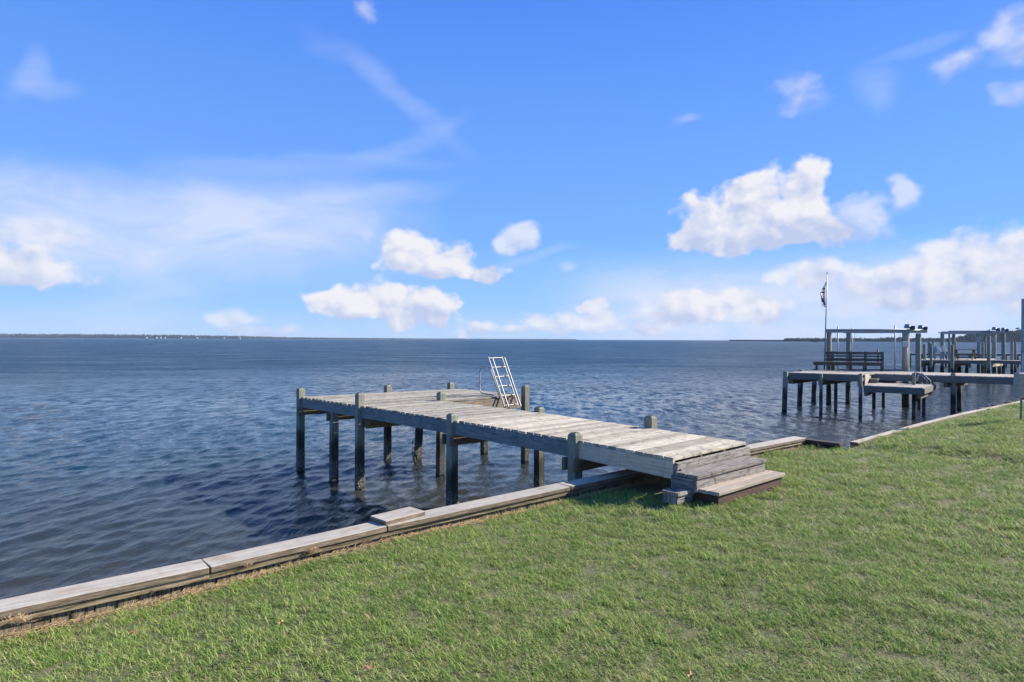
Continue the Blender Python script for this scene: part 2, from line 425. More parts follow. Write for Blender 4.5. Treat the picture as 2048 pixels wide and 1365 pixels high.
# ------------------------------------------------------------------ shoreline
K = [P(0,1224,1.3), P(420,1134.8,1.3), P(853,1035,1.3), P(1142,973.5,1.3), P(1492,899.6,1.3), P(1613,876,1.3)]
K = [K[0] - B2*14] + K
NB = [P(1715,885,1.25), P(1850,848,1.25), P(1930,828,1.25), P(2035,806,1.25)]
NB.append(NB[-1] + (NB[-1]-NB[0]).normalized()*25)
O0 = V((.709, 7.439, 0)); An = V((-B2.y, B2.x, 0))
def ab(p): q = V(p)-O0; return q.x*B2.x+q.y*B2.y, q.x*An.x+q.y*An.y
KA = [ab(p) for p in K]; NA = [ab(p) for p in NB]
ret_end = P(1683,884,1.3)
edge_b = [k[0] for k in KA] + [KA[-1][0]+.05, ab(ret_end)[0]] + [n[0] for n in NA]
edge_a = [k[1] for k in KA] + [KA[-1][1]+.0, ab(ret_end)[1]-.05] + [n[1] for n in NA]
def edge(b): return float(np.interp(b, edge_b, edge_a))
def lawn_z(b, d):
    s = min(max(d/1.6, 0), 1); s = s*s*(3-2*s)
    far = min(max((b-5)/6, 0), 1)
    z = 1.145 + (.09)*s + .11*min(max((d-2.2)/5, 0), 1)
    z += .07*min(max((b-KA[-1][0]-.3)/.5, 0), 1)
    return z + .012*math.sin(b*1.7+d*.6) + .010*math.sin(d*2.3-b*.7)
def lawn_pt(b, d):
    p = O0 + B2*b + An*(edge(b)-d); p.z = lawn_z(b, d); return p

def lawn_material():
    m, t, bs, out = newmat('lawn_soil')
    geo = t.node('ShaderNodeNewGeometry').outputs['Position']
    n1 = t.noise(geo, 1.1, 5, .6); n2 = t.noise(t.mapping(geo, scale=(60, 60, 60)), 1.0, 4, .7)
    c = t.mix(t.ramp01(n2, .3, .7), (.08, .095, .035), (.2, .2, .085))
    c = t.mix(t.ramp01(n1, .45, .7, 0., .35), c, (.16, .13, .06))
    t.put(bs.inputs['Base Color'], c); bs.inputs['Roughness'].default_value = .95
    bp = t.node('ShaderNodeBump'); bp.inputs['Strength'].default_value = .8; bp.inputs['Distance'].default_value = .03
    t.put(bp.inputs['Height'], n2); t.l.new(bp.outputs[0], bs.inputs['Normal'])
    return m
def make_lawn():
    bs_ = sorted(set([round(x, 3) for x in np.arange(-22, 62, .4)] + [round(x, 3) for x in edge_b]))
    ds = [-.02, .1, .25, .45, .7, 1, 1.3, 1.6, 2, 2.5, 3, 4, 5, 6, 7, 9, 12, 16, 22, 30, 45]
    mb = MB()
    vs = [lawn_pt(b, d) for b in bs_ for d in ds]; mb.v = vs; n = len(ds)
    for i in range(len(bs_)-1):
        for j in range(n-1):
            a = i*n+j; mb.face([a, a+1, a+n+1, a+n][::1], [(vs[k].x, vs[k].y) for k in (a, a+1, a+n+1, a+n)], .5, True)
    # soil skirt at the water edge
    o = mb.build('lawn', lawn_material()); o['kind'] = 'structure'
    return o
make_lawn()

def grass():
    # one tuft, not linked to the scene itself; repeated over the lawn by geometry nodes
    def tuft(seed, nbl, dry):
        rs = random.Random(seed); vs = []; fs = []; rv = []
        for i in range(nbl):
            rr = .075*math.sqrt(rs.random()); an = rs.random()*6.283
            x0, y0 = rr*math.cos(an), rr*math.sin(an)
            L = rs.uniform(.028, .068); wd = rs.uniform(.0013, .0026); dr = rs.random()*6.283
            lean = rs.uniform(.9, 2.3); bend = rs.uniform(.1, .9)
            dx, dy = math.cos(dr), math.sin(dr); b = len(vs)
            x, y, z = x0, y0, -.004; ang = lean*.5
            segs = 3
            for k in range(segs+1):
                w_ = wd*(1-k/segs)**.6 if k < segs else 0
                if k < segs:
                    vs.append((x-dy*w_, y+dx*w_, z)); vs.append((x+dy*w_, y-dx*w_, z))
                else: vs.append((x, y, z))
                x += dx*math.sin(ang)*L/segs; y += dy*math.sin(ang)*L/segs; z += math.cos(ang)*L/segs; ang += bend*.7
            for k in range(segs-1):
                fs.append((b+2*k, b+2*k+1, b+2*k+3, b+2*k+2))
            fs.append((b+2*segs-2, b+2*segs-1, b+2*segs))
            c = rs.random(); c = c*.8 + .0 if rs.random() > dry else 1.2
            rv += [c]*segs
        me = bpy.data.meshes.new('tuft'); me.from_pydata(vs, [], fs)
        at = me.attributes.new('blade', 'FLOAT', 'FACE'); at.data.foreach_set('value', rv)
        return me
    m, t, bs, out = newmat('grass_blades')
    bl = t.node('ShaderNodeAttribute', attribute_name='blade').outputs['Fac']
    oi = t.node('ShaderNodeObjectInfo').outputs['Random']
    geo = t.node('ShaderNodeNewGeometry').outputs['Position']
    big = t.noise(geo, .9, 4, .6)
    mid = t.noise(geo, 5, 4, .65)
    c = t.mix(t.ramp01(bl, 0., .8, smooth=False), (.085, .165, .020), (.40, .60, .12))
    c = t.mix(t.ramp01(mid, .5, .72, 0., .45), c, (.62, .58, .26))
    c = t.mix(t.ramp01(big, .42, .62, 0., .35), c, (.075, .185, .025))
    c = t.mix(t.ramp01(bl, .95, 1.05), c, (.50, .41, .24))
    c = t.mix(.22, c, t.mix(oi, (.06, .13, .02), (.60, .62, .24)))
    t.put(bs.inputs['Base Color'], c); bs.inputs['Roughness'].default_value = .6; bs.inputs['Specular IOR Level'].default_value = .25
    tr = t.node('ShaderNodeBsdfTranslucent'); t.put(tr.inputs[0], c)
    mx = t.node('ShaderNodeMixShader'); mx.inputs[0].default_value = .35
    t.l.new(bs.outputs[0], mx.inputs[1]); t.l.new(tr.outputs[0], mx.inputs[2]); t.l.new(mx.outputs[0], out.inputs[0])
    protos = []
    for k, (nb_, dr) in enumerate(((56, .06), (54, .12), (50, .2))):
        me = tuft(k, nb_, dr); me.materials.append(m)
        protos.append(bpy.data.objects.new('tuft', me))
    pts = []
    b0, b1 = -11, 34
    for (dmin, dens, s) in ((0, 230, 1.0), (1, 95, 1.45), (2, 42, 2.0), (3, 14, 2.6)):
        n = int(dens*(b1-b0)*14)
        bb = RNG.uniform(b0, b1, n); dd = RNG.uniform(.07, 14, n)**1.0
        ea = np.interp(bb, edge_b, edge_a)
        X = O0.x + B2.x*bb + An.x*(ea-dd); Y = O0.y + B2.y*bb + An.y*(ea-dd)
        R = np.hypot(X, Y)
        lo, hi = ((0, 6.5), (6.5, 11), (11, 18), (18, 40))[dmin]
        vis = (Y > -1.5) & (R >= lo) & (R < hi) & (np.abs(X) < np.maximum(Y, 0)*1.15+2.5)
        for b, d, x, y in zip(bb[vis], dd[vis], X[vis], Y[vis]):
            if in_step(x, y): continue
            pts.append((x, y, lawn_z(b, d), s))
    pts = np.array(pts)
    me = bpy.data.meshes.new('grass'); me.vertices.add(len(pts)); me.vertices.foreach_set('co', pts[:, :3].astype('f').ravel())
    a = me.attributes.new('sc', 'FLOAT', 'POINT'); a.data.foreach_set('value', pts[:, 3].astype('f'))
    o = bpy.data.objects.new('grass', me); col.objects.link(o)
    me.materials.append(m)
    tag(o, 'short matted green lawn grass beside the timber bulkhead', 'grass', kind='stuff')
    ng = bpy.data.node_groups.new('scatter', 'GeometryNodeTree')
    ng.interface.new_socket('Geometry', in_out='INPUT', socket_type='NodeSocketGeometry')
    ng.interface.new_socket('Geometry', in_out='OUTPUT', socket_type='NodeSocketGeometry')
    N = ng.nodes; L = ng.links
    gi = N.new('NodeGroupInput'); go = N.new('NodeGroupOutput'); prev = None
    join = N.new('GeometryNodeJoinGeometry')
    idx = N.new('FunctionNodeRandomValue'); idx.data_type = 'INT'
    idx.inputs[4].default_value = 0; idx.inputs[5].default_value = len(protos)-1; idx.inputs['Seed'].default_value = 5
    for k, pr in enumerate(protos):
        oi_ = N.new('GeometryNodeObjectInfo'); oi_.inputs[0].default_value = pr
        ip = N.new('GeometryNodeInstanceOnPoints'); L.new(gi.outputs[0], ip.inputs['Points']); L.new(oi_.outputs['Geometry'], ip.inputs['Instance'])
        cmpn = N.new('FunctionNodeCompare'); cmpn.data_type = 'INT'; cmpn.operation = 'EQUAL'
        L.new(idx.outputs[2], cmpn.inputs[2]); cmpn.inputs[3].default_value = k
        L.new(cmpn.outputs[0], ip.inputs['Selection'])
        rr = N.new('FunctionNodeRandomValue'); rr.data_type = 'FLOAT_VECTOR'; rr.inputs[0].default_value = (-.2, -.2, 0); rr.inputs[1].default_value = (.2, .2, 6.283); rr.inputs['Seed'].default_value = k
        L.new(rr.outputs[0], ip.inputs['Rotation'])
        na = N.new('GeometryNodeInputNamedAttribute'); na.data_type = 'FLOAT'; na.inputs[0].default_value = 'sc'
        rs = N.new('FunctionNodeRandomValue'); rs.data_type = 'FLOAT'; rs.inputs[2].default_value = .75; rs.inputs[3].default_value = 1.2; rs.inputs['Seed'].default_value = 9
        mu = N.new('ShaderNodeMath'); mu.operation = 'MULTIPLY'; L.new(na.outputs[0], mu.inputs[0]); L.new(rs.outputs[1], mu.inputs[1])
        L.new(mu.outputs[0], ip.inputs['Scale'])
        L.new(ip.outputs[0], join.inputs[0])
    L.new(join.outputs[0], go.inputs[0])
    md = o.modifiers.new('scatter', 'NODES'); md.node_group = ng
    print('grass points', len(pts))

# ------------------------------------------------------------------ water
def make_water():
    m, t, bs, out = newmat('water')
    geo = t.node('ShaderNodeNewGeometry').outputs['Position']
    x, y, z = t.sep(geo)
    n = t.noise(geo, .35, 4, .6)
    shal = t.vm('MULTIPLY', t.vm('SUBTRACT', geo, (O0.x, O0.y, 0)), (An.x, An.y, 0))
    sx, sy, sz = t.sep(shal); off = t.m('ADD', sx, sy)      # metres out from the bulkhead: silty shallows, clearer outside
    silt = t.ramp01(t.m('ADD', off, t.m('MULTIPLY', t.m('SUBTRACT', n, .5), 6.)), 0., 17., 1., 0.)
    t.put(bs.inputs['Base Color'], t.mix(silt, (.002, .027, .044), (.038, .037, .027)))
    t.put(bs.inputs['Specular IOR Level'], t.ramp01(off, 4, 45, .14, .40))
    bs.inputs['IOR'].default_value = 1.333; bs.inputs['Specular Tint'].default_value = (.36, .76, 1, 1)
    dist = t.vm('LENGTH', t.vm('SUBTRACT', geo, (0, 0, H)))
    t.put(bs.inputs['Roughness'], t.m('MULTIPLY', t.ramp01(dist, 14, 85, .02, .33), t.ramp01(t.noise(t.mapping(geo, scale=(.05, .16, 1)), 1.0, 5, .65), .3, .7, .75, 1.2)))
    rot = math.radians(12)
    a1 = t.noise(t.mapping(geo, rot=(0, 0, rot), scale=(5.5, 2.0, 1)), 1.5, 5, .58, .4)
    a2 = t.noise(t.mapping(geo, rot=(0, 0, math.radians(-25)), scale=(1.3, .8, 1)), 1.2, 5, .6, .3)
    a3 = t.noise(t.mapping(geo, rot=(0, 0, math.radians(-10)), scale=(.02, .07, 1)), 1.0, 4, .6)
    fade = t.ramp01(dist, 8, 90, .0, 1.)
    h = t.m('ADD', t.m('MULTIPLY', a1, t.m('MULTIPLY_ADD', fade, .16, .024)), t.m('MULTIPLY', a2, t.m('MULTIPLY_ADD', fade, .62, .0)))
    h = t.m('MULTIPLY', h, t.ramp01(a3, .35, .65, .7, 1.3))
    bp = t.node('ShaderNodeBump'); bp.inputs['Strength'].default_value = 1.; bp.inputs['Distance'].default_value = 1.
    t.put(bp.inputs['Height'], h)
    # chop too fine for a bump map far away: slopes taken straight from noise
    q1 = t.noise(t.mapping(geo, rot=(0, 0, rot), scale=(2.4, 1.1, 1)), 1.0, 5, .68, col=True)
    gust = t.noise(t.mapping(geo, scale=(.035, .09, 1)), 1.0, 4, .6)
    k = t.m('MULTIPLY', t.ramp01(dist, 7, 42, .14, 1.5), t.ramp01(gust, .3, .7, .75, 1.25))
    dv = t.vm('MULTIPLY', t.vm('SUBTRACT', q1, (.5, .5, .5)), t.comb(k, k, 0.))
    nv = t.vm('NORMALIZE', t.vm('ADD', bp.outputs[0], dv))
    t.l.new(nv, bs.inputs['Normal'])
    # fan of real waves, finest near the camera, running out to the horizon
    nr, nc = 1000, 900
    yy = 1.5*np.power(1.0070, np.arange(nr)); yy = yy[yy < 9000]
    yy = np.concatenate([yy, [12000, 20000]]); nr = len(yy)
    s = np.linspace(-1.35, 1.45, nc)
    Y = np.repeat(yy[:, None], nc, 1); X = s[None, :]*(Y+3)
    Zz = np.zeros_like(X); DX = np.zeros_like(X); DY = np.zeros_like(X)
    cell = np.maximum(.0070*Y, (s[1]-s[0])*(Y+3))
    rs = np.random.default_rng(3)
    wl = np.geomspace(.15, 3.2, 72)
    for k, lam in enumerate(wl):
        ang = math.radians(160) + rs.normal(0, .55)                 # travel direction
        kx, ky = math.cos(ang)*2*math.pi/lam, math.sin(ang)*2*math.pi/lam
        amp = .0060*lam*math.exp(-(math.log(lam/.42)**2)/1.25)
        ph = rs.uniform(0, 6.28)
        wt = np.clip((lam/cell-2.2)/2.5, 0, 1)
        arg = kx*X+ky*Y+ph
        Zz += wt*amp*np.sin(arg)
        DX -= wt*amp*math.cos(ang)*np.cos(arg)*-.8; DY -= wt*amp*math.sin(ang)*np.cos(arg)*-.8
    # wave groups
    grp = .75+.35*np.sin(X*.31+Y*.17+1)*np.sin(X*.11-Y*.23)
    Zz *= grp
    co = np.stack([X+DX, Y+DY, Zz], -1).reshape(-1, 3).astype('f')
    i = np.arange(nr-1)[:, None]*nc+np.arange(nc-1)[None, :]
    quads = np.stack([i, i+1, i+nc+1, i+nc], -1).reshape(-1, 4).astype('i')
    me = bpy.data.meshes.new('water'); me.vertices.add(len(co)); me.vertices.foreach_set('co', co.ravel())
    me.loops.add(quads.size); me.loops.foreach_set('vertex_index', quads.ravel())
    me.polygons.add(len(quads)); me.polygons.foreach_set('loop_start', np.arange(0, quads.size, 4, dtype='i'))
    me.polygons.foreach_set('use_smooth', np.ones(len(quads), bool))
    me.update(calc_edges=True); me.validate(); me.materials.append(m)
    o = bpy.data.objects.new('water', me); col.objects.link(o); o['kind'] = 'structure'
make_water()

# ------------------------------------------------------------------ bulkhead
def build_bulkhead():
    b = thing('bulkhead', 'timber bulkhead with pale cap boards along the near lawn edge', 'seawall', K[3])
    cw = .235
    segs = [(K[0], K[1]+(K[2]-K[1])*.02), None]
    pts = K
    joints = [0, 1.55, 2, 2.83, 4.05, 5.0, 6.0]
    # cap boards between stations on polyline K (index space), K index: 0 ext,1..6
    def at(s): i = min(int(s), len(K)-2); return K[i].lerp(K[i+1], s-i)
    st = [.35, .82, 2.0, 2.78, 4.0, 5.0, 6.0]
    for i in range(len(st)-1):
        p0, p1 = at(st[i]), at(st[i+1]-.0005)
        mb = MB(); d = (p1-p0).normalized(); n = V((-d.y, d.x, 0))
        g = .006
        mb.board(p0+n*cw/2+d*g, p1+n*cw/2-d*g, cw, .05, jitter=.002)
        mb.build('cap_board', m_cap, b, .004)
    # under-cap stringer, sheet piles and waler
    for i in range(len(K)-1):
        p0, p1 = K[i], K[i+1]; d = (p1-p0).normalized(); n = V((-d.y, d.x, 0)); L = (p1-p0).length
        mb = MB(); zt = 1.243
        mb.board(V((p0.x, p0.y, zt))+n*.045, V((p1.x, p1.y, zt))+n*.045, .055, .042)
        mb.build('stringer', m_wall, b)
        mb = MB(); q = 0; 
        while q < L:
            w = min(random.choice((random.uniform(.02, .05), random.uniform(.05, .13))), L-q)
            c = p0 + d*(q+w/2) + n*(.072+random.uniform(-.007, .007))
            mb.box(V((c.x, c.y, .35)), Z, d, n, 1.7-random.uniform(0, .02), w*random.uniform(.9, 1.0), .05)
            q += w
        mb.build('sheet_piling', m_wall, b)
    # bolts on landward face
    for px in (1211, 1020, 760, 300):
        bq = ab(P(px, hor(px)+1.82*F/(1.75*F/max(1., (1224-.2157*px)-hor(px))), 1.2))[0]
        c = O0+B2*bq+An*(edge(bq)+.043); c.z = 1.205; mb = MB(); mb.tube([c, c-An*.02], .022, 10); mb.tube([c-An*.02, c-An*.035], .010, 6); mb.build('bolt', m_iron, b)
    # short return at the lot line
    mb = MB(); p0 = K[-1]+An*.1 + B2*.03; p0.z = 1.275; p1 = V((ret_end.x, ret_end.y, 1.275))
    mb.board(p0, p1, .15, .05); mb.build('return_board', m_dark, b, .004)
    mb = MB(); mb.box(V(((p0.x+p1.x)/2, (p0.y+p1.y)/2, .6)), (p1-p0).normalized(), V((0,0,1)), (p1-p0).normalized().cross(Z), (p1-p0).length, 1.24, .06); mb.build('return_wall', m_dark, b)
    # neighbour
    b2 = thing('bulkhead', 'low weathered bulkhead with a thin kerb cap at the neighbouring lawn', 'seawall', NB[0])
    for i in range(len(NB)-1):
        p0, p1 = NB[i], NB[i+1]; d = (p1-p0).normalized(); n = V((-d.y, d.x, 0))
        mb = MB(); L = (p1-p0).length; k = max(1, int(L/2.4))
        for j in range(k):
            mb.board(p0+d*(L*j/k+.005)+n*.06, p0+d*(L*(j+1)/k-.005)+n*.06, .13, .04, jitter=.006)
        mb.build('cap_board', m_cap, b2, .004)
        mb = MB(); q = 0
        while q < L:
            w = .12; c = p0+d*(q+w/2)+n*.1
            mb.box(V((c.x, c.y, .3)), Z, d, n, 1.78, w*.95, .05); q += w
        mb.build('sheet_piling', m_wall, b2)
    # batter pile stubs outside the neighbour bulkhead
    names = ['stub piling beside the kerb nearest the lot corner', 'second stub piling from the lot corner along the neighbouring bulkhead', 'third stub piling from the lot corner along the neighbouring bulkhead',
             'fourth stub piling from the lot corner along the neighbouring bulkhead', 'fifth stub piling from the lot corner along the neighbouring bulkhead', 'stub piling along the neighbouring bulkhead closest to the grey enclosure post']
    for (px, py), nm in zip(((1857,847.5),(1901,834),(1935,826),(1966,818),(1994,811),(2020,805)), names):
        p = P(px, py, 1.17)
        mb = MB(); mb.post(V((p.x, p.y, -.5)), V((p.x, p.y, 1.2)), .26, .22, B2, An, .02)
        o = mb.build('piling', m_dark, None, .01, world_origin=V((p.x, p.y, 0)))
        tag(o, 'dark weathered ' + nm, 'piling', 'stub pilings along the neighbouring bulkhead')
    # loose raised plank
    z = 1.3
    p0 = P(771, 1052, z); p1 = P(851, 1031, z); d = (p1-p0).normalized(); n = V((-d.y, d.x, 0))
    mb = MB(); mb.board(V((p0.x, p0.y, z+.042))+n*.125, V((p1.x, p1.y, z+.042))+n*.125, .25, .040, jitter=.002)
    o = mb.build('plank', m_cap, None, .004, world_origin=p0)
    tag(o, 'short loose pale plank lying on top of the bulkhead cap', 'plank')
build_bulkhead()

# ------------------------------------------------------------------ near dock
ZD = 1.70
L_ = [V((*q, ZD)) for q in ((1.873, 7.158), (.88, 8.44), (-.97, 10.47), (-2.797, 12.40), (-4.87, 14.505))]
R_ = [V((*q, ZD)) for q in ((3.093, 8.264), (2.06, 9.58), (.43, 11.62), (-1.47, 13.60))]
C2 = V((-1.42, 17.03, ZD)); C3 = V((.20, 15.22, ZD))
def deck_between(mb, a0, a1, b0, b1, pw=.140, gap=.015, t=.038, ztop=None, endjit=.012):
    """planks across from edge a (a0->a1) to edge b (b0->b1)"""
    L = ((a1-a0).length+(b1-b0).length)/2; n = max(1, round(L/(pw+gap)))
    for i in range(n):
        f0 = (i+.5)/n
        pa = a0.lerp(a1, f0); pb = b0.lerp(b1, f0)
        dz = V((0, 0, random.uniform(-.004, .003)))
        e = random.uniform(-endjit, endjit); d = (pb-pa).normalized()
        w = ((a1-a0).length/n + (b1-b0).length/n)/2 - gap*random.uniform(.6, 1.7)
        mb.board(pa+dz-d*(.03+e*.6), pb+dz+d*(.03-e*.6), w, t, jitter=.002)
def fascia(p0, p1, zt, h, mat, parent, t=.04, out=None, name='stringer'):
    mb = MB(); p0 = V((p0.x, p0.y, zt)); p1 = V((p1.x, p1.y, zt)); d = (p1-p0).normalized()
    n = out or V((d.y, -d.x, 0))
    mb.box((p0+p1)/2 + n*(t/2) - Z*h/2, d, Z, n, (p1-p0).length, h, t, jitter=.002)
    return mb.build(name, mat, parent, .004)
def barnacles(mb, base, dx, dy, w, zmax, n):
    for i in range(n):
        s = random.choice((0, 1, 2, 3)); tpos = random.uniform(-.5, .5)*w
        o = {0: dx*w/2+dy*tpos, 1: -dx*w/2+dy*tpos, 2: dy*w/2+dx*tpos, 3: -dy*w/2+dx*tpos}[s]
        z = zmax*random.random()**1.3
        r = random.uniform(.006, .017)
        mb.blob(V(base)+o+Z*z, r, r, r, nseg=5, rings=3, rough=.4)
def build_dock():
    d = thing('dock', 'weathered grey wooden dock with an L-shaped head running out from the lawn', 'dock', (1.87, 7.16, 0))
    for i in range(3):
        mb = MB(); deck_between(mb, L_[i], L_[i+1], R_[i], R_[i+1]); mb.build('walkway_planking', m_deck if i < 1 else (m_deck if i < 2 else m_deck_grey), d, .004)
    mb = MB(); deck_between(mb, L_[3], L_[4], C3+(R_[3]-C3)*.0+ (L_[3]-L_[3]), C2); mb.v and mb.build('head_planking', m_deck_grey, d, .004)
    # triangle gap between walkway end and the head start: fill boards
    zt = ZD-.04; h = .20
    # left fascia segments
    nl = -B2
    segs = [(L_[0], L_[1].lerp(L_[0], .28), m_fascia2), (L_[1].lerp(L_[0], .28), L_[1], m_fascia2), (L_[1], L_[2], m_fascia), (L_[2], L_[3], m_fascia), (L_[3], L_[4], m_fascia)]
    for a, b, m in segs: fascia(a, b, zt, h, m, d, out=nl)
    for a, b in zip(R_[:-1], R_[1:]): fascia(a, b, zt, h, m_fascia, d, out=B2)
    fascia(R_[3], C3, zt, .27, m_inner, d, out=-A2)
    fascia(C3, C2, zt, h, m_fascia, d, out=B2)
    fascia(L_[4], C2, zt, h, m_fascia, d, out=A2)
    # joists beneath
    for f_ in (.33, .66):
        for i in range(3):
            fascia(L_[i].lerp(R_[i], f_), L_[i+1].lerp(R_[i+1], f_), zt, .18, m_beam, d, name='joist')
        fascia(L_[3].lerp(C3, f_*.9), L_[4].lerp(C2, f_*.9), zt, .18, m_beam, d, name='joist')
    # pilings: (x,y) base, (x,y) top, ztop, width
    W = .145
    def pil(base, top, ztop, cm=True, ch=.035):
        mb = MB(); mb.post(V((*base, -1.)), V((*top, ztop)), W, W, A2, B2, ch)
        o = mb.build('piling', m_pile, d, .008)
        bn = MB(); barnacles(bn, V((*base, 0)), A2, B2, W, .52, 170); tag(bn.build('barnacles', m_barn, o), kind='stuff')
        return o
    def offs(p, v, k): return (p.x+v.x*k, p.y+v.y*k)
    ft = ZD+.20
    o = -.032
    pil(offs(L_[4], B2, o), offs(L_[4], B2, o+.0), ft)                                   # a
    q = P(665, 962, 0); pil((q.x+.03, q.y), (q.x+.03, q.y), ZD-.22, ch=.005)              # b
    pil(offs(L_[3].lerp(L_[4], .12), B2, o), offs(L_[3].lerp(L_[4], .12), B2, o), ft+.06)   # c
    m_ = L_[4].lerp(C2, .52); pil(offs(m_, A2, .12), offs(m_, A2, .12), ft-.02)             # d
    q = P(832, 924, 0); pil((q.x, q.y), (q.x+.1, q.y+.05), ZD-.2, ch=.005)                # e
    q = P(877, 949, 0); pil((-1.60, 13.95), (-1.56, 13.78), ft-.01)                       # f
    pil(offs(C2, -B2, .25)[:1]+(offs(C2, A2, .12)[1],), (C2.x-.25, C2.y+.05), ft-.03)     # g
    q = L_[2]; pil(offs(q, B2, o), offs(q, B2, o), ft-.09)                                    # h
    q = P(969, 906, 0); pil((q.x, q.y), (q.x, q.y-.6), ZD-.2, ch=.005)                    # i
    pil((.33, 15.50), (.33, 15.36), ZD+.22)                                               # j
    pil(offs(R_[2], B2, .11), offs(R_[2], B2, .11), ft-.11)                               # k
    pil(offs(L_[1], B2, o), offs(L_[1], B2, o), ft-.10)                                       # l
    pil(offs(R_[1], B2, .11), offs(R_[1], B2, .11), ft-.02)                               # m
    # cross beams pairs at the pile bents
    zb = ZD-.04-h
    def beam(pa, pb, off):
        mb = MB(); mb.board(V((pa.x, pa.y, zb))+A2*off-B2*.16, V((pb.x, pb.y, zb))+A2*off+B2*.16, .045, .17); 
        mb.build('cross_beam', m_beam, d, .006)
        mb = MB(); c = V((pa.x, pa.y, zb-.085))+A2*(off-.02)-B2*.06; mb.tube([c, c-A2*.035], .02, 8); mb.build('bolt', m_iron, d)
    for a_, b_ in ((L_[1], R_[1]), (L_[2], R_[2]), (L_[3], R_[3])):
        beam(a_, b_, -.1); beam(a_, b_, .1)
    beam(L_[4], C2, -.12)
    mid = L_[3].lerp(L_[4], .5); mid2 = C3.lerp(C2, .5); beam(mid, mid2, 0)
    # end board and the upper step, fixed to the dock end
    e0, e1 = L_[0], R_[0]; dn = -A2
    dB = (e1-e0).normalized()
    mb = MB(); c = (e0+e1)/2 + dn*.03 - Z*.13
    mb.box(c, dB, Z, dn, (e1-e0).length+.06, .155, .042, jitter=.003); mb.build('end_board', m_step, d, .004)
    mb = MB(); mb.box((e0+e1)/2+dn*.055-Z*.22, dB, Z, dn, (e1-e0).length-.02, .2, .04); mb.build('end_board', m_step, d, .004)
    # middle step: box with two tread planks
    t0 = V((2.039, 6.858, 1.55)); t1 = V((3.224, 7.885, 1.55)); dd = (t1-t0).normalized(); back = V((-dd.y, dd.x, 0))
    st = bpy.data.objects.new('upper_step', None); col.objects.link(st); st.parent = d; st.location = t0 - V(d.location)
    mb = MB()
    for k in range(2):
        mb.board(t0+back*(.07+.145*k)+Z*random.uniform(0, .004), t1+back*(.07+.145*k), .14, .038, jitter=.004)
    mb.build('tread', m_step, st, .004)
    mb = MB(); mb.box((t0+t1)/2+back*.035-Z*.115, dd, Z, back, (t1-t0).length-.03, .145, .038, jitter=.003); mb.build('riser_board', m_step, st, .004)
    for p in (t0+dd*.02, t1-dd*.02):
        mb = MB(); mb.box(p+back*.2-Z*.125, back, Z, dd, .29, .165, .038, jitter=.003); mb.build('side_board', m_step, st, .004)
    return d
dock = build_dock()
def build_steps():
    t0 = V((2.236, 6.729, 1.40)); t1 = V((3.406, 7.766, 1.40)); dd = (t1-t0).normalized(); back = V((-dd.y, dd.x, 0))
    s = thing('step', 'long low wooden step with pale tread and reddish base on the lawn', 'step', (t0.x, t0.y, 1.27))
    mb = MB(); mb.board(t0+back*.07, t1+back*.07, .14, .040, jitter=.004); mb.board(t0+back*.215, t1+back*.215, .14, .04, jitter=.004); mb.build('tread', m_step2, s, .005)
    mb = MB(); mb.box((t0+t1)/2+back*.15-Z*.12, dd, Z, back, (t1-t0).length-.07, .16, .24, jitter=.004); mb.build('base', m_redwood, s, .006)
    c0 = V((1.87, 6.94, 1.375)); ax = (V((2.024, 6.906, 0))-V((1.702, 6.994, 0))); ax = dd
    s2 = thing('block', 'small stacked wooden block on the grass at the left end of the steps', 'block', (c0.x, c0.y, 1.27))
    mb = MB(); mb.box(c0-dd*.03, dd, back, Z, .33, .21, .042, jitter=.005); mb.build('top_board', m_step, s2, .005)
    mb = MB(); mb.box(c0-dd*.03-Z*.07+back*.008, dd, back, Z, .31, .19, .092, jitter=.005); mb.build('lower_board', m_step, s2, .005)
    # straw heap in the shade under the dock end
    mb = MB(); c = P(1345, 962, 1.24)
    for i in range(420):
        a = random.random()*6.28; r = .2*random.random()**.7
        p = V((c.x+r*math.cos(a), c.y+.1+r*math.sin(a)*.8, 1.27+.13*(1-r/.2)*random.random())); q = random.random()*6.28
        e = p+V((math.cos(q), math.sin(q), random.uniform(-.3, .5)))*random.uniform(.03, .08); w = V((-math.sin(q), math.cos(q), 0))*.004
        mb.poly([p-w, p+w, e+w*.4, e-w*.4], r=random.random())
    o = mb.build('straw_heap', m_straw); tag(o, 'small heap of dry straw under the dock end beside the steps', 'straw', kind='stuff')
build_steps()
def in_step(x, y):
    q = V((x, y, 0))
    t0 = V((2.18, 6.80, 0)); dd = V((.748, .663, 0)); back = V((-.663, .748, 0)); r = q-t0; u_, v_ = r.dot(dd), r.dot(back)
    if -.02 < u_ < 1.6 and -.03 < v_ < .8: return True
    r = q-V((1.87, 6.94, 0)); 
    if abs(r.dot(dd)) < .14 and abs(r.dot(back)) < .11: return True
    r = q-V((1.87, 7.16, 0)); u_, v_ = r.dot(B2), r.dot(A2)
    return 0 < u_ < 1.6 and 0 < v_ < 1.6
grass()

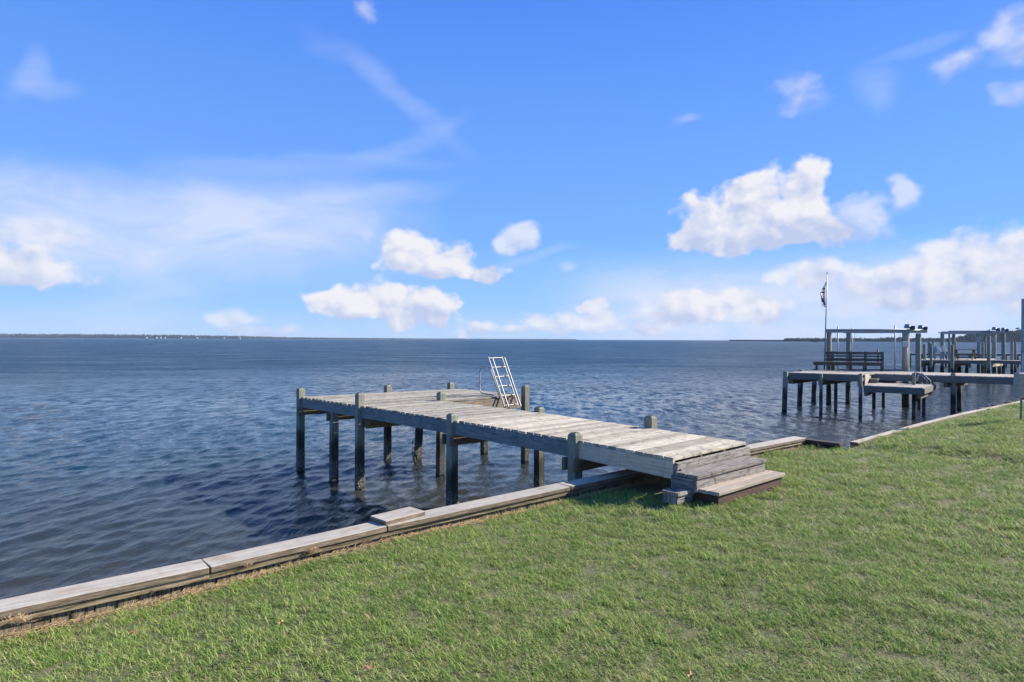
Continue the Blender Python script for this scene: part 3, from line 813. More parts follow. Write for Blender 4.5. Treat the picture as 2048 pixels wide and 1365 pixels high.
def dead_strip():
    mb = MB()
    for i in range(15000):
        b = random.uniform(KA[0][0]+5, KA[-1][0]+.2)
        d = abs(random.gauss(0, .045))+.0
        dens = .5+.5*math.sin(b*1.9)*math.sin(b*.63+1)
        if b > 1.5 and random.random() < .65: continue
        if random.random() > .35+.65*dens: continue
        p = lawn_pt(b, d+.01); p.z += random.uniform(-.01, .03)
        q = math.atan2(B2.y, B2.x)+random.gauss(0, .7); L = random.uniform(.02, .07)
        e = p+V((math.cos(q)*L, math.sin(q)*L, random.uniform(-.01, .02))); w = V((-math.sin(q), math.cos(q), .3))*.0022
        mb.poly([p-w, p+w, e+w*.3, e-w*.3], r=random.random())
    # tufts lodged on the stringer
    for (px, py) in ((40,1240),(480,1130),(560,1108),(620,1100)):
        c = P(px, py, 1.25)
        for i in range(160):
            p = c+V((random.gauss(0,.04), random.gauss(0,.02), random.gauss(0,.008)-.0)); q = random.random()*6.28; L = random.uniform(.02, .06)
            e = p+V((math.cos(q)*L, math.sin(q)*L, random.uniform(0, .02))); w = V((-math.sin(q), math.cos(q), .3))*.002
            mb.poly([p-w, p+w, e+w*.3, e-w*.3], r=random.random())
    o = mb.build('dead_grass', m_straw); tag(o, 'strip of dry brown grass clippings along the foot of the bulkhead', 'dead grass', kind='stuff')
dead_strip()

for (px, py, nm) in ((268,1270,'orange brown fallen leaf on the lawn at the lower left'), (1380,1356,'tan fallen leaf at the bottom edge of the lawn'), (735,1340,'small dry leaf in the grass at bottom centre left'), (562,1250,'pale dry leaf in the grass below the bulkhead')):
    p = P(px, py, 1.415); mb = MB(); r = []
    n = 8; ctr = V((p.x, p.y, 1.43)); a0 = random.random()*3
    for k in range(n):
        a = 2*math.pi*k/n; rr = .022*(1+.35*math.cos(2*a)); r.append(ctr+V((rr*math.cos(a+a0), rr*.8*math.sin(a+a0), .012*math.cos(3*a))))
    for k in range(n): mb.poly([ctr, r[k], r[(k+1) % n]])
    mb.tube([r[0], r[0]+(r[0]-ctr)*.8], .0012, 4)
    o = mb.build('fallen_leaf', m_leafbrown, None, world_origin=ctr); tag(o, nm, 'leaf', 'fallen leaves on the lawn')

# ------------------------------------------------------------------ swim ladder
def build_ladder():
    Bd = V((.716, .698, 0)); base = V((-.17, 14.63, 1.47))
    lean = V((-.40, .36, 1.16)).normalized(); Ln = 1.27; Wl = .46
    t = thing('ladder', 'aluminium swim ladder with loop handrails leaning on the dock head', 'ladder', (base.x, base.y, 1.47))
    nn = Bd.cross(lean).normalized()
    for off, nm in ((0, 'rail'), (-.10, 'rear_rail')):
        for s in (0, 1):
            p = base + Bd*(s*Wl) + nn*(-off) * (1) - (lean*.06 if off else lean*0)
            sh = Bd*(-.02*s if not off else (.02-.06*s))
            mb = MB(); mb.box(p+sh+lean*Ln/2, lean, Bd, nn, Ln, .02, .036, jitter=.0)
            mb.build(nm, m_alu if not off else m_alugrey, t, .004)
    for k in range(6):
        p = base + lean*(.03+k*(Ln-.06)/5)
        mb = MB(); mb.box(p+Bd*Wl/2-nn*0, Bd, nn, lean, Wl-.03, .05, .018); mb.build('rung', m_alu, t, .004)
    for s in (0, 1):
        q = base + Bd*(s*Wl+(-.05 if s == 0 else .05))
        up1 = q + lean*1.0
        pts = [q+lean*.22, q+lean*.85]
        # arch over away to the head, down, then back along the deck
        out = A2
        arc = []
        for k in range(7):
            a = math.pi*k/6
            arc.append(q+lean*.88 + V((0, 0, .13*math.sin(a))) + out*(.22*(1-math.cos(a))/1.) )
        end = arc[-1]; down = V((end.x, end.y, 1.84))
        pts += arc + [end.lerp(down, .5), down, down-out*.03-Z*.06, down-out*.10-Z*.10]
        last = pts[-1]; pts += [V((last.x, last.y, 1.73))-out*.45]
        mb = MB(); mb.tube(pts, .016, 8); mb.build('handrail', m_alu, t)
    return t
build_ladder()
# reed clump caught beside the dock head
mb = MB(); c = V((-.98, 13.95, 1.55))
for i in range(260):
    p = c+V((random.gauss(0, .12)*.77, random.gauss(0, .12)*.6, random.gauss(0, .02))); q = random.random()*6.28; Lr = random.uniform(.06, .2)
    e = p+V((math.cos(q), math.sin(q), random.uniform(-.2, .3)))*Lr; w = V((-math.sin(q), math.cos(q), .3))*.005
    mb.poly([p-w, p+w, e+w*.4, e-w*.4], r=random.random())
mb.board(c-B2*.4-Z*.03-A2*.0, c+B2*.5-Z*.03, .14, .03)
tag(mb.build('reed_clump', m_leafbrown), 'brown clump of dead reeds caught in the corner by the ladder', 'reeds')

# ------------------------------------------------------------------ round piling helper
def rpile(px, Y, ytop, wpx, base=None, lean=0., square=False, ztop=None):
    mb = MB(); zt = ztop if ztop is not None else zat(px, ytop, Y); r = wpx*Y/F/2
    t = Wd(px, Y, zt); b = Wd(px-lean, Y, -.6)
    if square: mb.post(b, t, r*1.45, r*1.45, V((.8, -.6, 0)), V((.6, .8, 0)), .03)
    else: mb.tube([b, b.lerp(t, .5), t-Z*.03, t], [r*1.06, r*1.02, r, r*.75], 12)
    return mb

# ------------------------------------------------------------------ neighbour dock
def neighbour_dock():
    z2 = 1.66
    NL, NR, FL, FR = P(1577,745.3,z2), P(1725,749.6,z2), P(1634,740.3,z2), P(1800,743.6,z2)
    d = thing('dock', 'neighbouring wooden dock with bench platform and lower landing', 'dock', (NL.x, NL.y, 0))
    mb = MB(); deck_between(mb, NL, NR, FL, FR, endjit=.01); mb.build('platform_planking', m_fardeck, d)
    W0, W1 = P(1741,747.4,z2), P(2034,754.8,z2); X0, X1 = FR, P(2034,750.3,z2)
    e = (W1-W0).normalized(); W1 = W1+e*7; X1 = X1+e*7
    mb = MB(); deck_between(mb, W0, W1, X0, X1); mb.build('walkway_planking', m_fardeck, d)
    zt = z2-.04
    fascia(NL, NR, zt, .25, m_farbeam, d, out=V((-.5, -.85, 0)).normalized()); fascia(W0, W1, zt, .25, m_farbeam, d, out=V((-.5, -.85, 0)).normalized())
    fascia(NL, FL, zt, .25, m_farbeam, d, out=V((-.7, .7, 0))); fascia(FL, X1, zt, .25, m_farbeam, d, out=V((.5, .85, 0)).normalized())
    # cross beams under platform
    for f_ in (.03, .45, .97):
        a, b = NL.lerp(NR, f_), FL.lerp(FR, f_); mb = MB(); mb.board(V((a.x, a.y, zt-.25)), V((b.x, b.y, zt-.25)), .2, .2); mb.build('cross_beam', m_beam, d)
    for f_ in (.22, .5):
        a, b = W0.lerp(W1, f_), X0.lerp(X1, f_); mb = MB(); mb.board(V((a.x, a.y, zt-.25)), V((b.x, b.y, zt-.25)), .12, .2); mb.build('cross_beam', m_beam, d)
    # supports
    for (px, Y, yt, w, ln, sq) in ((1571.5,27.0,743,9.5,3,False),(1602,29.0,739.5,9.5,3,False),(1630,30.9,737.5,9,3,False),(1642.4,26.2,748,7.5,0,True),
            (1672,27.4,750,7.5,0,True),(1696,30.2,745,8,0,False),(1721.5,25.0,747.3,8.3,0,True),(1748.4,28.2,748,8,0,True),(1767.5,28.9,748,7.5,0,True),
            (1907,25.2,746.5,8.8,0,False),(1918.8,27.3,752,8,0,False),(2050,25.5,747,9,0,False)):
        rpile(px, Y, yt, w, lean=ln, square=sq).build('piling', m_pile, d)
    # lower landing
    z3 = 1.30
    a0, a1, b1 = P(1727,771,z3), P(1847,776,z3), P(1870,768,z3); b0 = P(1744,764.3,z3)
    mb = MB(); deck_between(mb, a0, a1, b0, b1); mb.build('landing_planking', m_fardeck, d)
    fascia(a0, a1, z3-.04, .22, m_farbeam, d, out=V((-.5, -.85, 0)).normalized()); fascia(a1, b1, z3-.04, .2, m_farbeam, d, out=V((.7, -.7, 0)))
    for (px, Y, yt, w) in ((1828,24.9,746,8.2),(1848.4,26.0,779,7.8),(1839,27.6,779,7)):
        rpile(px, Y, yt, w, square=True).build('piling', m_pile, d)
    for f_ in (.04, .93):
        a, b = a0.lerp(a1, f_), b0.lerp(b1, f_); mb = MB(); mb.board(V((a.x, a.y, z3-.2)), V((b.x, b.y, z3-.2)), .12, .22); mb.build('cross_beam', m_beam, d)
    # side of the steps down to the landing
    s0, s1 = P(1727,750,z2), P(1739,749,z2); s1 = Wd(1740, s0.y+1.0, z2)
    mb = MB()
    for k in range(3): mb.box((s0+s1)/2-Z*(.08+.17*k)+V((.04, -.02, 0)), (s1-s0).normalized(), Z, (s1-s0).normalized().cross(Z), (s1-s0).length, .16, .04)
    mb.build('step_side', m_fascia2, d)
    q0, q1 = Wd(1741, 25.9, 1.47), Wd(1757, 25.7, 1.47)
    mb = MB(); mb.board(q0+V((.2,.3,0)), q1+V((.2,.3,0)), .5, .05); mb.box((q0+q1)/2+V((0,.02,-.13)), (q1-q0).normalized(), Z, (q1-q0).normalized().cross(Z), (q1-q0).length, .2, .05); mb.build('landing_step', m_farbeam, d)
    return d
neighbour_dock()

def landing_ladder():
    # tipped boarding ladder with tubular rails on the landing
    c = P(1858, 772, 1.30)
    t = thing('ladder', 'dark boarding ladder with pale tube rails folded down on the lower landing', 'ladder', c)
    for s in (0, 1):
        p0 = Wd(1844-s*8, 25.3+s*.35, 1.74); p1 = Wd(1862-s*7, 25.0+s*.35, 1.44)
        mb = MB(); mb.tube([p0-Z*.3-V((.2,0,0)), p0-V((.12,0,.05)), p0, p0.lerp(p1, .5)+Z*.01, p1, p1-Z*.1+V((.0,0,0))], .02, 6); mb.build('rail', m_white, t)
    a = Wd(1834, 25.9, 1.72); b = Wd(1861, 25.6, 1.38)
    for k in range(4):
        p = a.lerp(b, .12+.25*k); mb = MB(); mb.box(p, V((.3,.95,0)).normalized(), V((.8,-.2,-.5)).normalized(), V((.5,-.1,.8)).normalized(), .7, .15, .04); mb.build('rung', m_black, t)
    q = [Wd(1832,26.1,1.72), Wd(1850,26,1.66), Wd(1866,25.9,1.42), Wd(1866,25.9,1.32), Wd(1830,26.1,1.32)]
    mb = MB(); mb.poly(q); mb.poly([p+V((.01,.04,0)) for p in q[::-1]]); 
    for k in range(5): mb.poly([q[k], q[(k+1)%5], q[(k+1)%5]+V((.01,.04,0)), q[k]+V((.01,.04,0))])
    mb.build('side_panel', m_bench, t)
landing_ladder()

def bench():
    c = Wd(1700, 28.9, 1.66); Y0, Y1 = 29.3, 28.4
    t = thing('bench', 'long dark slatted wooden bench on the neighbouring dock platform', 'bench', c)
    def pt(px, dz, dy=0.): f_ = (px-1626)/140; Y = Y0+(Y1-Y0)*f_+dy; return Wd(px, Y, 1.66+dz)
    mb = MB()
    for k in range(3): mb.board(pt(1626, .40, k*.15), pt(1767, .40, k*.15), .14, .045)
    mb.build('seat', m_bench, t)
    mb = MB(); p0, p1 = pt(1627, .30, .02), pt(1766, .30, .02); mb.board(p0+Z*.05, p1+Z*.05, .04, .11); mb.build('apron', m_bench, t)
    for k, (h0, hh) in enumerate(((.50, .13), (.66, .07), (.80, .12))):
        mb = MB(); a, b = pt(1651.5, h0, .5+k*.05), pt(1767, h0, .5+k*.05); mb.board(a+Z*hh/2, b+Z*hh/2, .035, hh); mb.build('back_slat', m_bench, t)
    for px in (1664, 1700, 1730, 1764):
        mb = MB(); mb.board(pt(px, .86, .64), pt(px, 0.0, .42), .09, .07, upv=V((0, 1, 0))); mb.build('back_post', m_bench, t)
    for px in (1633, 1666, 1701, 1728, 1763):
        for s, dy in ((-1, 0.05), (1, .35)):
            mb = MB(); mb.board(pt(px-s*1.5, .36, dy), pt(px+s*1.2, 0, dy), .08, .06, upv=V((0, 1, 0))); mb.build('leg', m_bench, t)
    mb = MB(); mb.tube([pt(1756, .3, .6), pt(1756, .98, .6)], .03, 8); mb.build('rod_holder', m_black, t)
bench()

def lift_motor(t, p, s=1.):
    mb = MB(); ax = V((.94, -.34, 0))
    mb.tube([p+Z*.14*s-ax*.16*s, p+Z*.14*s+ax*.12*s], .085*s, 10); mb.box(p+Z*.25*s-ax*.03*s, ax, V((0,1,0)), Z, .16*s, .12*s, .08*s)
    mb.build('motor', m_motor, t)
    mb = MB(); mb.box(p+Z*.10*s+ax*.22*s, ax, V((0,1,0)), Z, .14*s, .18*s, .2*s); mb.build('gearbox', m_black, t)
def boat_lift1():
    t = thing('boat_lift', 'four piling boat lift with grey steel beams beside the bench platform', 'boat lift', Wd(1750, 30.5, 0))
    for (px, Y, yt, w) in ((1658,29.9,665.5,9),(1697,32,666.5,8.3),(1811.5,28.7,665.5,12.5),(1836.5,32,667,9.3)):
        rpile(px, Y, yt, w).build('piling', m_pile, t)
    def beam(pa, pb, h):
        mb = MB(); d = (pb-pa).normalized(); n = d.cross(Z).normalized(); L = (pb-pa).length; c = (pa+pb)/2
        mb.box(c+Z*(h/2-.012), d, n, Z, L, .13, .024); mb.box(c-Z*(h/2-.012), d, n, Z, L, .13, .024); mb.box(c, d, n, Z, L, .10, h-.05)
        mb.tube([pa+Z*.07+n*.09, pb+Z*.07+n*.09], .03, 6)
        mb.build('beam', m_alugrey, t)
    beam(Wd(1652,29.9,zat(1652,662.8,29.9)), Wd(1828,28.7,zat(1828,662.8,28.7)), .15)
    beam(Wd(1688,32,zat(1688,664.3,32)), Wd(1853,32,zat(1853,663.6,32)), .14)
    lift_motor(t, Wd(1815.5,28.7,zat(1817,659.5,28.7)), .85); lift_motor(t, Wd(1842,32,zat(1843,660.5,32)), .85)
    # cradle
    for (p0, p1, y) in ((1676, 1806, 737.5), (1700, 1800, 742)):
        a, b = Wd(p0, 30.6, zat(p0, y, 30.6)), Wd(p1, 30.2, zat(p1, y, 30.2)); mb = MB(); mb.board(a, b, .15, .13); mb.build('cradle_beam', m_alugrey, t)
    for px, yt, Y in ((1675.5,653.5,30.3),(1704.3,656,30.6),(1790,651,30.2)):
        mb = MB(); mb.tube([Wd(px, Y, 1.5), Wd(px, Y, zat(px, yt, Y))], .032, 8); mb.build('guide_pole', m_white, t)
    for px, Y in ((1671.5,30),(1709,32),(1784,29),(1800,32),(1664,30)):
        mb = MB(); mb.tube([Wd(px, Y, 1.5), Wd(px, Y, 3.42)], .007, 4); mb.build('cable', m_alugrey, t)
    mb = MB(); mb.box(Wd(1810, 28.5, zat(1810, 689, 28.5)), V((1,0,0)), V((0,1,0)), Z, .27, .12, .27); b = mb.build('control_box', m_white, t, .01)
    mb = MB()
    for dx in (0, .07): mb.tube([Wd(1811.5, 28.48, 1.6)+V((dx,0,0)), Wd(1811.5, 28.48, 2.75)+V((dx,0,0))], .018, 6)
    mb.build('conduit', m_white, t)
boat_lift1()

def flag():
    Y = 29.8; b = Wd(1649, Y, 1.62); tp = Wd(1653.9, Y, zat(1654, 549, Y))
    t = thing('flagpole', 'slender pale flagpole standing behind the left end of the bench', 'flagpole', b)
    mb = MB(); mb.tube([b, b.lerp(tp, .5), tp], [.035, .028, .018], 8); mb.build('pole', m_alugrey, t)
    mb = MB(); mb.blob(tp+Z*.06, .04, .04, .04, nseg=8, rings=6, rough=0); mb.build('finial', m_white, t)
    f = thing('flag', 'limp white flag with navy and red stripes hanging from the flagpole', 'flag', tp-Z*.3)
    def pole(z): k = (z-b.z)/(tp.z-b.z); return b.lerp(tp, k)
    ztop = zat(1653, 561, Y); zb = zat(1651, 615, Y); n = 22; m = 10
    parts = {'white': MB(), 'navy': MB(), 'red': MB()}
    def wid(k): # width of the drape from the pole at height fraction k (0 top)
        return .30*min(1, k/.40)*(1 - .35*max(0, (k-.45))/.55) if k < .93 else .2*(1-(k-.93)/.07)+.02
    grid = []
    for i in range(n+1):
        k = i/n; z = ztop+(zb-ztop)*k; p = pole(z); row = []
        for j in range(m+1):
            s = j/m; row.append(V((p.x-.02-wid(k)*s, p.y+.07*math.sin(s*9+k*3)+.02, z-.10*s*(1-k)-.02*math.sin(s*7))))
        grid.append(row)
    for i in range(n):
        for j in range(m):
            k = (i+.5)/n; s = (j+.5)/m
            q = [grid[i][j], grid[i+1][j], grid[i+1][j+1], grid[i][j+1]]
            c = 'white'
            if .18 < k < .50 and s > .25 and s < .85 and int(k*22) % 3 == 0: c = 'navy'
            elif .40 < k < .54 and s > .70: c = 'red'
            elif k >= .50 and k < .9 and abs(s-(.85-(k-.5)*1.3)) < .14: c = 'navy'
            elif k >= .62 and k < .88 and abs(s-(1.25-(k-.5)*1.3)) < .10: c = 'red'
            parts[c].poly(q)
    parts['white'].build('field', m_cloth_w, f); parts['navy'].build('navy_stripes', m_cloth_n, f); parts['red'].build('red_stripes', m_cloth_r, f)
flag()

# ------------------------------------------------------------------ third dock
def third_dock():
    z = 1.6
    Yf = 47.5
    t = thing('dock', 'middle distance dock carrying a picnic table and two pale blue chairs', 'dock', Wd(1842, Yf, 0))
    a0, a1 = Wd(1842, Yf, z), Wd(1976, Yf-.5, z); b0, b1 = Wd(1846, Yf+4.2, z), Wd(1992, Yf+4.2, z)
    mb = MB(); deck_between(mb, a0, a1, b0, b1); mb.build('platform_planking', m_fardeck, t)
    w0, w1 = Wd(1976, Yf+.3, z), Wd(2110, Yf-3, z)
    mb = MB(); deck_between(mb, w0, w1, w0+V((.5, 1.5, 0)), w1+V((.5, 1.5, 0))); mb.build('walkway_planking', m_fardeck, t)
    fascia(a0, a1, z-.04, .22, m_farbeam, t, out=V((0,-1,0))); fascia(w0, w1, z-.04, .22, m_farbeam, t, out=V((0,-1,0)))
    for px0, px1 in ((1841, 1868), (1905, 1937)):
        mb = MB(); mb.board(Wd(px0, Yf+.3, z-.28), Wd(px1, Yf+3, z-.28), .2, .2); mb.build('cross_beam', m_beam, t)
    mb = MB(); mb.board(Wd(1981, Yf, z-.18), Wd(2005, Yf+3, z-.18), .06, .34); mb.build('cross_beam', m_fascia2, t)
    for (px, Y, yt, w) in ((1904.6,46.9,689.7,5.8),(1977.4,46.5,672.8,6.2),(1918,50,724,8),(1933.8,51,724,5.6),(1999.5,50,724,6),(1862.5,47.2,687.2,4.6),(2024,47.5,684.6,5),(2030.8,49,684.6,4.6)):
        rpile(px, Y, yt, w).build('piling', m_pile, t)
    # loose mooring pilings
    for (px, Y, yt, w), nm in zip(((1849,48.6,689,5.4),(1858.5,53,684.1,5),(1866.3,54,684.1,4.4),(1911,57,684,3.6),(1965.6,54,685,4.8)),
        ('leftmost tall round mooring piling off the picnic table dock', 'taller round mooring piling just right of the leftmost one', 'slim mooring piling behind the pair at the left of the picnic dock',
         'thin mooring piling behind the pale blue chairs', 'short mooring piling between the picnic table and the lift')):
        o = rpile(px, Y, yt, w).build('piling', m_pile, None, world_origin=Wd(px, Y, 0)); tag(o, nm, 'piling', 'mooring pilings around the middle distance dock')
    # picnic table
    Yt = 48.6; pt_ = thing('picnic_table', 'dark wooden picnic table on the middle distance dock', 'table', Wd(1931, Yt, z))
    mb = MB()
    for k in range(4): mb.board(Wd(1908, Yt+k*.2, z+.8), Wd(1954.5, Yt+k*.2, z+.8), .18, .05)
    mb.build('table_top', m_bench, pt_)
    for dy in (-.55, 1.1):
        mb = MB(); mb.board(Wd(1908, Yt+dy, z+.47), Wd(1952, Yt+dy, z+.47), .28, .05); mb.build('seat', m_bench, pt_)
    for px in (1911.5, 1947):
        for s in (-1, 1):
            mb = MB(); mb.board(Wd(px+s*.8, Yt+.3+s*.2, z+.76), Wd(px+s*3.2, Yt+.3+s*.75, z), .1, .06, upv=V((0,1,0))); mb.build('leg', m_bench, pt_)
        mb = MB(); mb.board(Wd(px, Yt-.6, z+.43), Wd(px, Yt+1.2, z+.43), .05, .1); mb.build('brace', m_bench, pt_)
    # two chairs
    for k, (px, Yc, lab) in enumerate(((1886, 48.3, 'pale blue slatted deck chair at the left on the picnic dock'), (1897, 48.9, 'pale blue slatted deck chair nearer the picnic table'))):
        c = thing('chair', lab, 'chair', Wd(px, Yc, z), 'pale blue chairs on the picnic dock')
        o = Wd(px, Yc, z)
        mb = MB()
        for j in range(5): mb.board(o+V((-.28+.13*j, .35, .42)), o+V((-.28+.13*j, .72, 1.05-.04*abs(j-2))), .11, .02, upv=V((0,-1,.3))) 
        mb.build('backrest', m_bluechair, c)
        mb = MB()
        for j in range(4): mb.board(o+V((-.3, -.2+.15*j, .42-.03*j)), o+V((.3, -.2+.15*j, .42-.03*j)), .12, .025)
        mb.build('seat', m_bluechair, c)
        for s in (-1, 1):
            mb = MB(); mb.board(o+V((s*.34, -.3, .62)), o+V((s*.34, .5, .62)), .11, .03); mb.build('armrest', m_bluechair, c)
            for dy in (-.25, .45):
                mb = MB(); mb.board(o+V((s*.33, dy, .6)), o+V((s*.33, dy, 0)), .09, .04, upv=V((0,1,0))); mb.build('leg', m_bluechair, c)
    # lift
    l = thing('boat_lift', 'more distant boat lift with pilings and motors behind the picnic table', 'boat lift', Wd(1945, 54, 0))
    for (px, Y, yt, w) in ((1884.6,52.5,666.5,6.7),(1907.2,57,667.2,5.6),(1957,57,670,5),(1970.3,57,670,4.2),(1988.4,52.5,667,6.6),(2006.7,57,667,6.2),(1898.5,60,668,3.6)):
        rpile(px, Y, yt, w).build('piling', m_pile, l)
    for (p0, p1, y, Y, h) in ((1883,1981,665.5,52.5,.22),(1898,2012,663.8,57,.16),(1877,1890,667,52,.07),(1960,1996,664.2,52.5,.13)):
        mb = MB(); a, b = Wd(p0, Y, zat(p0, y-2, Y)), Wd(p1, Y, zat(p1, y-2, Y)); mb.board(a, b, .16, h); mb.build('beam', m_alugrey, l)
    lift_motor(l, Wd(1989, 52.5, zat(1989,662,52.5)), 1.1); lift_motor(l, Wd(2007, 57, zat(2007,663,57)), 1.1)
    for px in (1920, 1950, 1945, 1928): 
        mb = MB(); mb.tube([Wd(px, 53, 1.2), Wd(px, 53, 3.6)], .012, 4); mb.build('cable', m_alugrey, l)
    for y in (708.5, 713.5):
        mb = MB(); mb.board(Wd(1911, 55, zat(1911, y, 55)), Wd(1985, 55, zat(1985, y, 55)), .2, .12); mb.build('cradle_beam', m_bench, l)
    for px, Y in ((1957, 52.3), (1986.5, 52.3)):
        mb = MB(); mb.box(Wd(px, Y, zat(px, 680, Y)), V((1,0,0)), V((0,1,0)), Z, .3, .15, .42); mb.build('control_box', m_alugrey, l)
third_dock()
def fourth_dock():
    z = 1.6; t = thing('dock', 'farthest low walkway dock stretching behind the picnic table dock', 'dock', Wd(1815, 72, 0))
    a0, a1 = Wd(1815, 73, z), Wd(2110, 71, z)
    mb = MB(); deck_between(mb, a0, a1, a0+V((0, 1.6, 0)), a1+V((0, 1.6, 0)), pw=.28); mb.build('planking', m_fardeck, t)
    fascia(a0, a1, z-.04, .2, m_farbeam, t, out=V((0,-1,0)))
    for px in range(1820, 2110, 24):
        rpile(px, 73.4, 708, 3.6).build('piling', m_pile, t)
fourth_dock()

# ------------------------------------------------------------------ enclosure post at the right edge
def enclosure():
    Y = 13.6; b = Wd(2042.5, Y, 1.25)
    t = thing('utility_post', 'slim metal post with grey enclosures on the lawn at the right edge', 'post', b)
    mb = MB(); mb.tube([b, Wd(2044.5, Y, zat(2044, 700, Y))], .022, 10); mb.build('pipe', m_alugrey, t)
    mb = MB(); mb.box(Wd(2048, Y, (zat(2048,790,Y)+zat(2048,598,Y))/2), Z, V((1,0,0)), V((0,1,0)), zat(2048,598,Y)-zat(2048,790,Y), .075, .075); mb.build('upper_post', m_alugrey, t, .006)
    mb = MB(); mb.box(Wd(2052, Y-.05, zat(2050,771,Y)), V((1,0,0)), V((0,1,0)), Z, .42, .16, .55); mb.build('enclosure', m_grey, t, .012)
    mb = MB(); mb.box(Wd(2050, Y-.05, zat(2050,671,Y)), V((1,0,0)), V((0,1,0)), Z, .15, .1, .25); mb.build('meter_box', m_alugrey, t, .01)
enclosure()

# ------------------------------------------------------------------ far shores
def leafcards(mb, c, rx, ry, rz, n, s):
    for i in range(n):
        while True:
            q = V((random.uniform(-1,1), random.uniform(-1,1), random.uniform(-1,1)))
            if q.length < 1: break
        p = c+V((q.x*rx, q.y*ry, q.z*rz)); a = V((random.gauss(0,1), random.gauss(0,1), random.gauss(0,1))).normalized(); b = a.orthogonal().normalized(); e = a.cross(b)
        k = s*random.uniform(.6, 1.4); r = random.random()
        mb.poly([p-b*k-e*k*.6, p+b*k-e*k*.4, p+b*k*.7+e*k*.7, p-b*k*.8+e*k*.5], r=r)
def shore_trees(name, label, prof, dens, Yf, wid, seed):
    random.seed(seed); mb = MB()
    px = prof[0][0]
    while px < prof[-1][0]:
        h = np.interp(px, [p[0] for p in prof], [p[1] for p in prof]); Y = np.interp(px, [p[0] for p in prof], [p[2] for p in prof])
        for r in range(2):
            Yr = Y*(1+r*.03*random.random()); hh = h*Yr/F*random.uniform(.85, 1.2); w = max(hh*.35, dens*Y/F*1.3)
            c = Wd(px+random.uniform(-1, 1)*dens, Yr, .3+hh*.55)
            mb.blob(c-Z*hh*.08, w*.8, w*.8, hh*.46, nseg=6, rings=4, rough=.3)
            leafcards(mb, c, w*1.05, w, hh*.52, 16, w*.22)
        px += dens*random.uniform(.6, 1.2)
    o = mb.build(name, m_trees); tag(o, label, 'woods', kind='stuff')
shore_trees('far_woods', 'long low wooded shoreline on the left horizon', [(-300,8.5,4000),(200,8,4000),(360,7,4000),(480,5.5,4100),(560,3.5,4300),(700,2.2,4600),(900,1.4,5200),(1150,1.0,5600)], 2.6, 4000, 0, 3)
shore_trees('marsh_woods', 'hazy tree line rising to tall woods on the right horizon', [(1570,6,1700),(1660,7,1600),(1740,7,1500),(1800,9,1450),(1830,8,1400),(1900,8,1300),(1935,15,1250),(1960,20,1200),(2048,24,1200),(2200,30,1200)], 2.4, 1500, 0, 5)
random.seed(21)
def land(name, pts, z, mat):
    mb = MB(); tp = [V((p.x, p.y, z)) for p in pts]; n = len(tp); mb.poly(tp)
    for i in range(n):
        a, b = tp[i], tp[(i+1) % n]; mb.poly([a, V((a.x, a.y, -1)), V((b.x, b.y, -1)), b])
    o = mb.build(name, mat); o['kind'] = 'structure'
land('far_shore', [Wd(-300,3950), Wd(200,3950), Wd(560,4250), Wd(900,5150), Wd(900,5600), Wd(560,4900), Wd(-300,4700)], .5, m_marsh)
land('marsh', [Wd(1458,1950), Wd(1700,1480), Wd(1900,1230), Wd(2200,1130), Wd(2200,1700), Wd(1700,2200), Wd(1458,2300)], 4.3, m_marsh)
land('beach', [Wd(1690,1440), Wd(1800,1330), Wd(1900,1200), Wd(2200,1100), Wd(2200,1125), Wd(1900,1226), Wd(1700,1476)], 1.0, m_sand)
hl = ['leftmost tiny white house on the far left shore', 'white house just right of the leftmost one on the far shore', 'widest tiny white house on the far left shore', 'tiny white house left of the far shore gap', 'tiny white house in the middle of the far shore row', 'tiny lone white house on the far shore', 'tiny bright white house where the far trees thin out', 'rightmost tiny white house on the far shore']
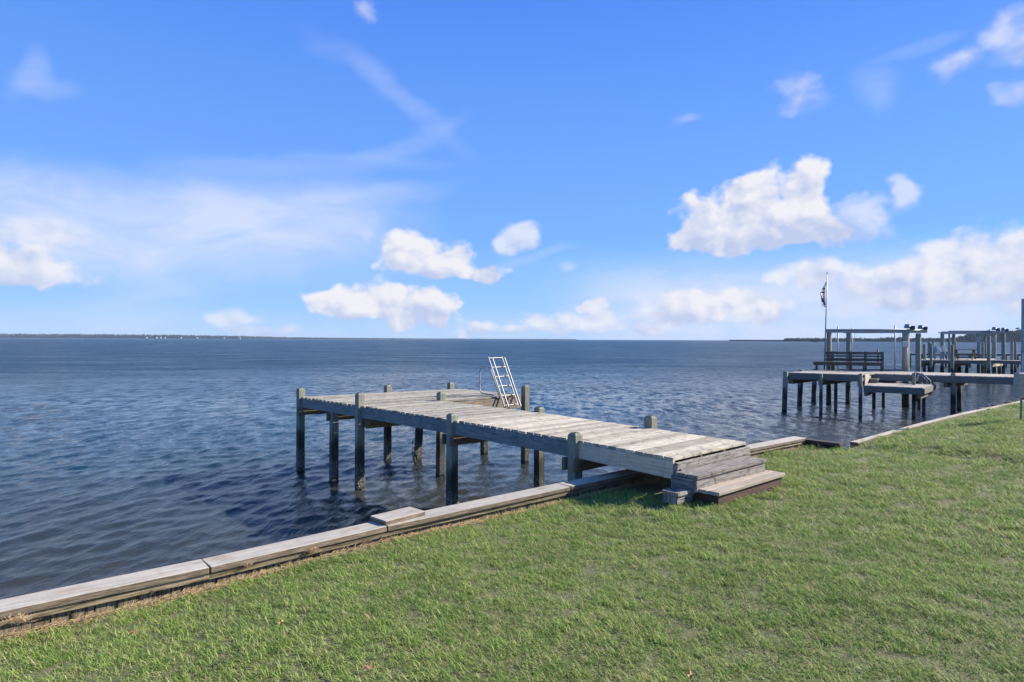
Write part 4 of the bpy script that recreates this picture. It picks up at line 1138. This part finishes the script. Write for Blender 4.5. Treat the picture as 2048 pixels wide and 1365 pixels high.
for (px, lab) in zip((293, 313, 321, 330, 362, 394, 448, 480), hl):
    Y = 3940+(60 if px > 400 else 0); c = Wd(px, Y, .5); w = random.uniform(5, 9)
    h = thing('house', lab, 'house', c, 'tiny houses on the far left shore')
    mb = MB(); mb.box(c+Z*4, V((1,0,0)), V((0,1,0)), Z, w, 8, 8); mb.build('wall', m_house, h)
    mb = MB(); a = [c+V((-w/2, -4.5, 8)), c+V((w/2, -4.5, 8)), c+V((w/2, 4.5, 8)), c+V((-w/2, 4.5, 8))]; r1, r2 = c+V((-w/2, 0, 11)), c+V((w/2, 0, 11))
    mb.poly([a[0], a[1], r2, r1]); mb.poly([a[2], a[3], r1, r2]); mb.poly([a[0], r1, a[3]]); mb.poly([a[1], a[2], r2]); mb.build('roof', m_roof, h)
c = Wd(1629, 900, 0); hb = thing('hut', 'low dark red hut standing on the water before the marsh', 'hut', c)
mb = MB(); mb.box(c+Z*2.3, V((1,0,0)), V((0,1,0)), Z, 9.0, 5, 2.4); mb.build('wall', m_hut, hb)
mb = MB(); mb.box(c+Z*3.6, V((1,0,0)), V((0,1,0)), Z, 9.6, 5.6, .25); mb.build('roof', m_roof, hb)
mb = MB()
for dx in (-4, -1.3, 1.3, 4): mb.tube([c+V((dx, -2, -1)), c+V((dx, -2, 1.2))], .2, 6)
mb.build('stilts', m_hut, hb)

# ------------------------------------------------------------------ haze
def haze():
    mb = MB(); x0, x1, y0, y1, z0, z1 = -6000, 6500, -60, 6500, -2.5, 46
    mb.box(V(((x0+x1)/2, (y0+y1)/2, (z0+z1)/2)), V((1,0,0)), V((0,1,0)), Z, x1-x0, y1-y0, z1-z0)
    m = bpy.data.materials.new('haze_air'); m.use_nodes = True; t = NT(m.node_tree); t.n.clear()
    out = t.node('ShaderNodeOutputMaterial'); pv = t.node('ShaderNodeVolumePrincipled')
    pv.inputs['Color'].default_value = (.60, .76, 1, 1); pv.inputs['Density'].default_value = .00006
    t.l.new(pv.outputs[0], out.inputs['Volume'])
    o = mb.build('haze', m); o['kind'] = 'stuff'
    return o
HAZE = True
if HAZE: haze()
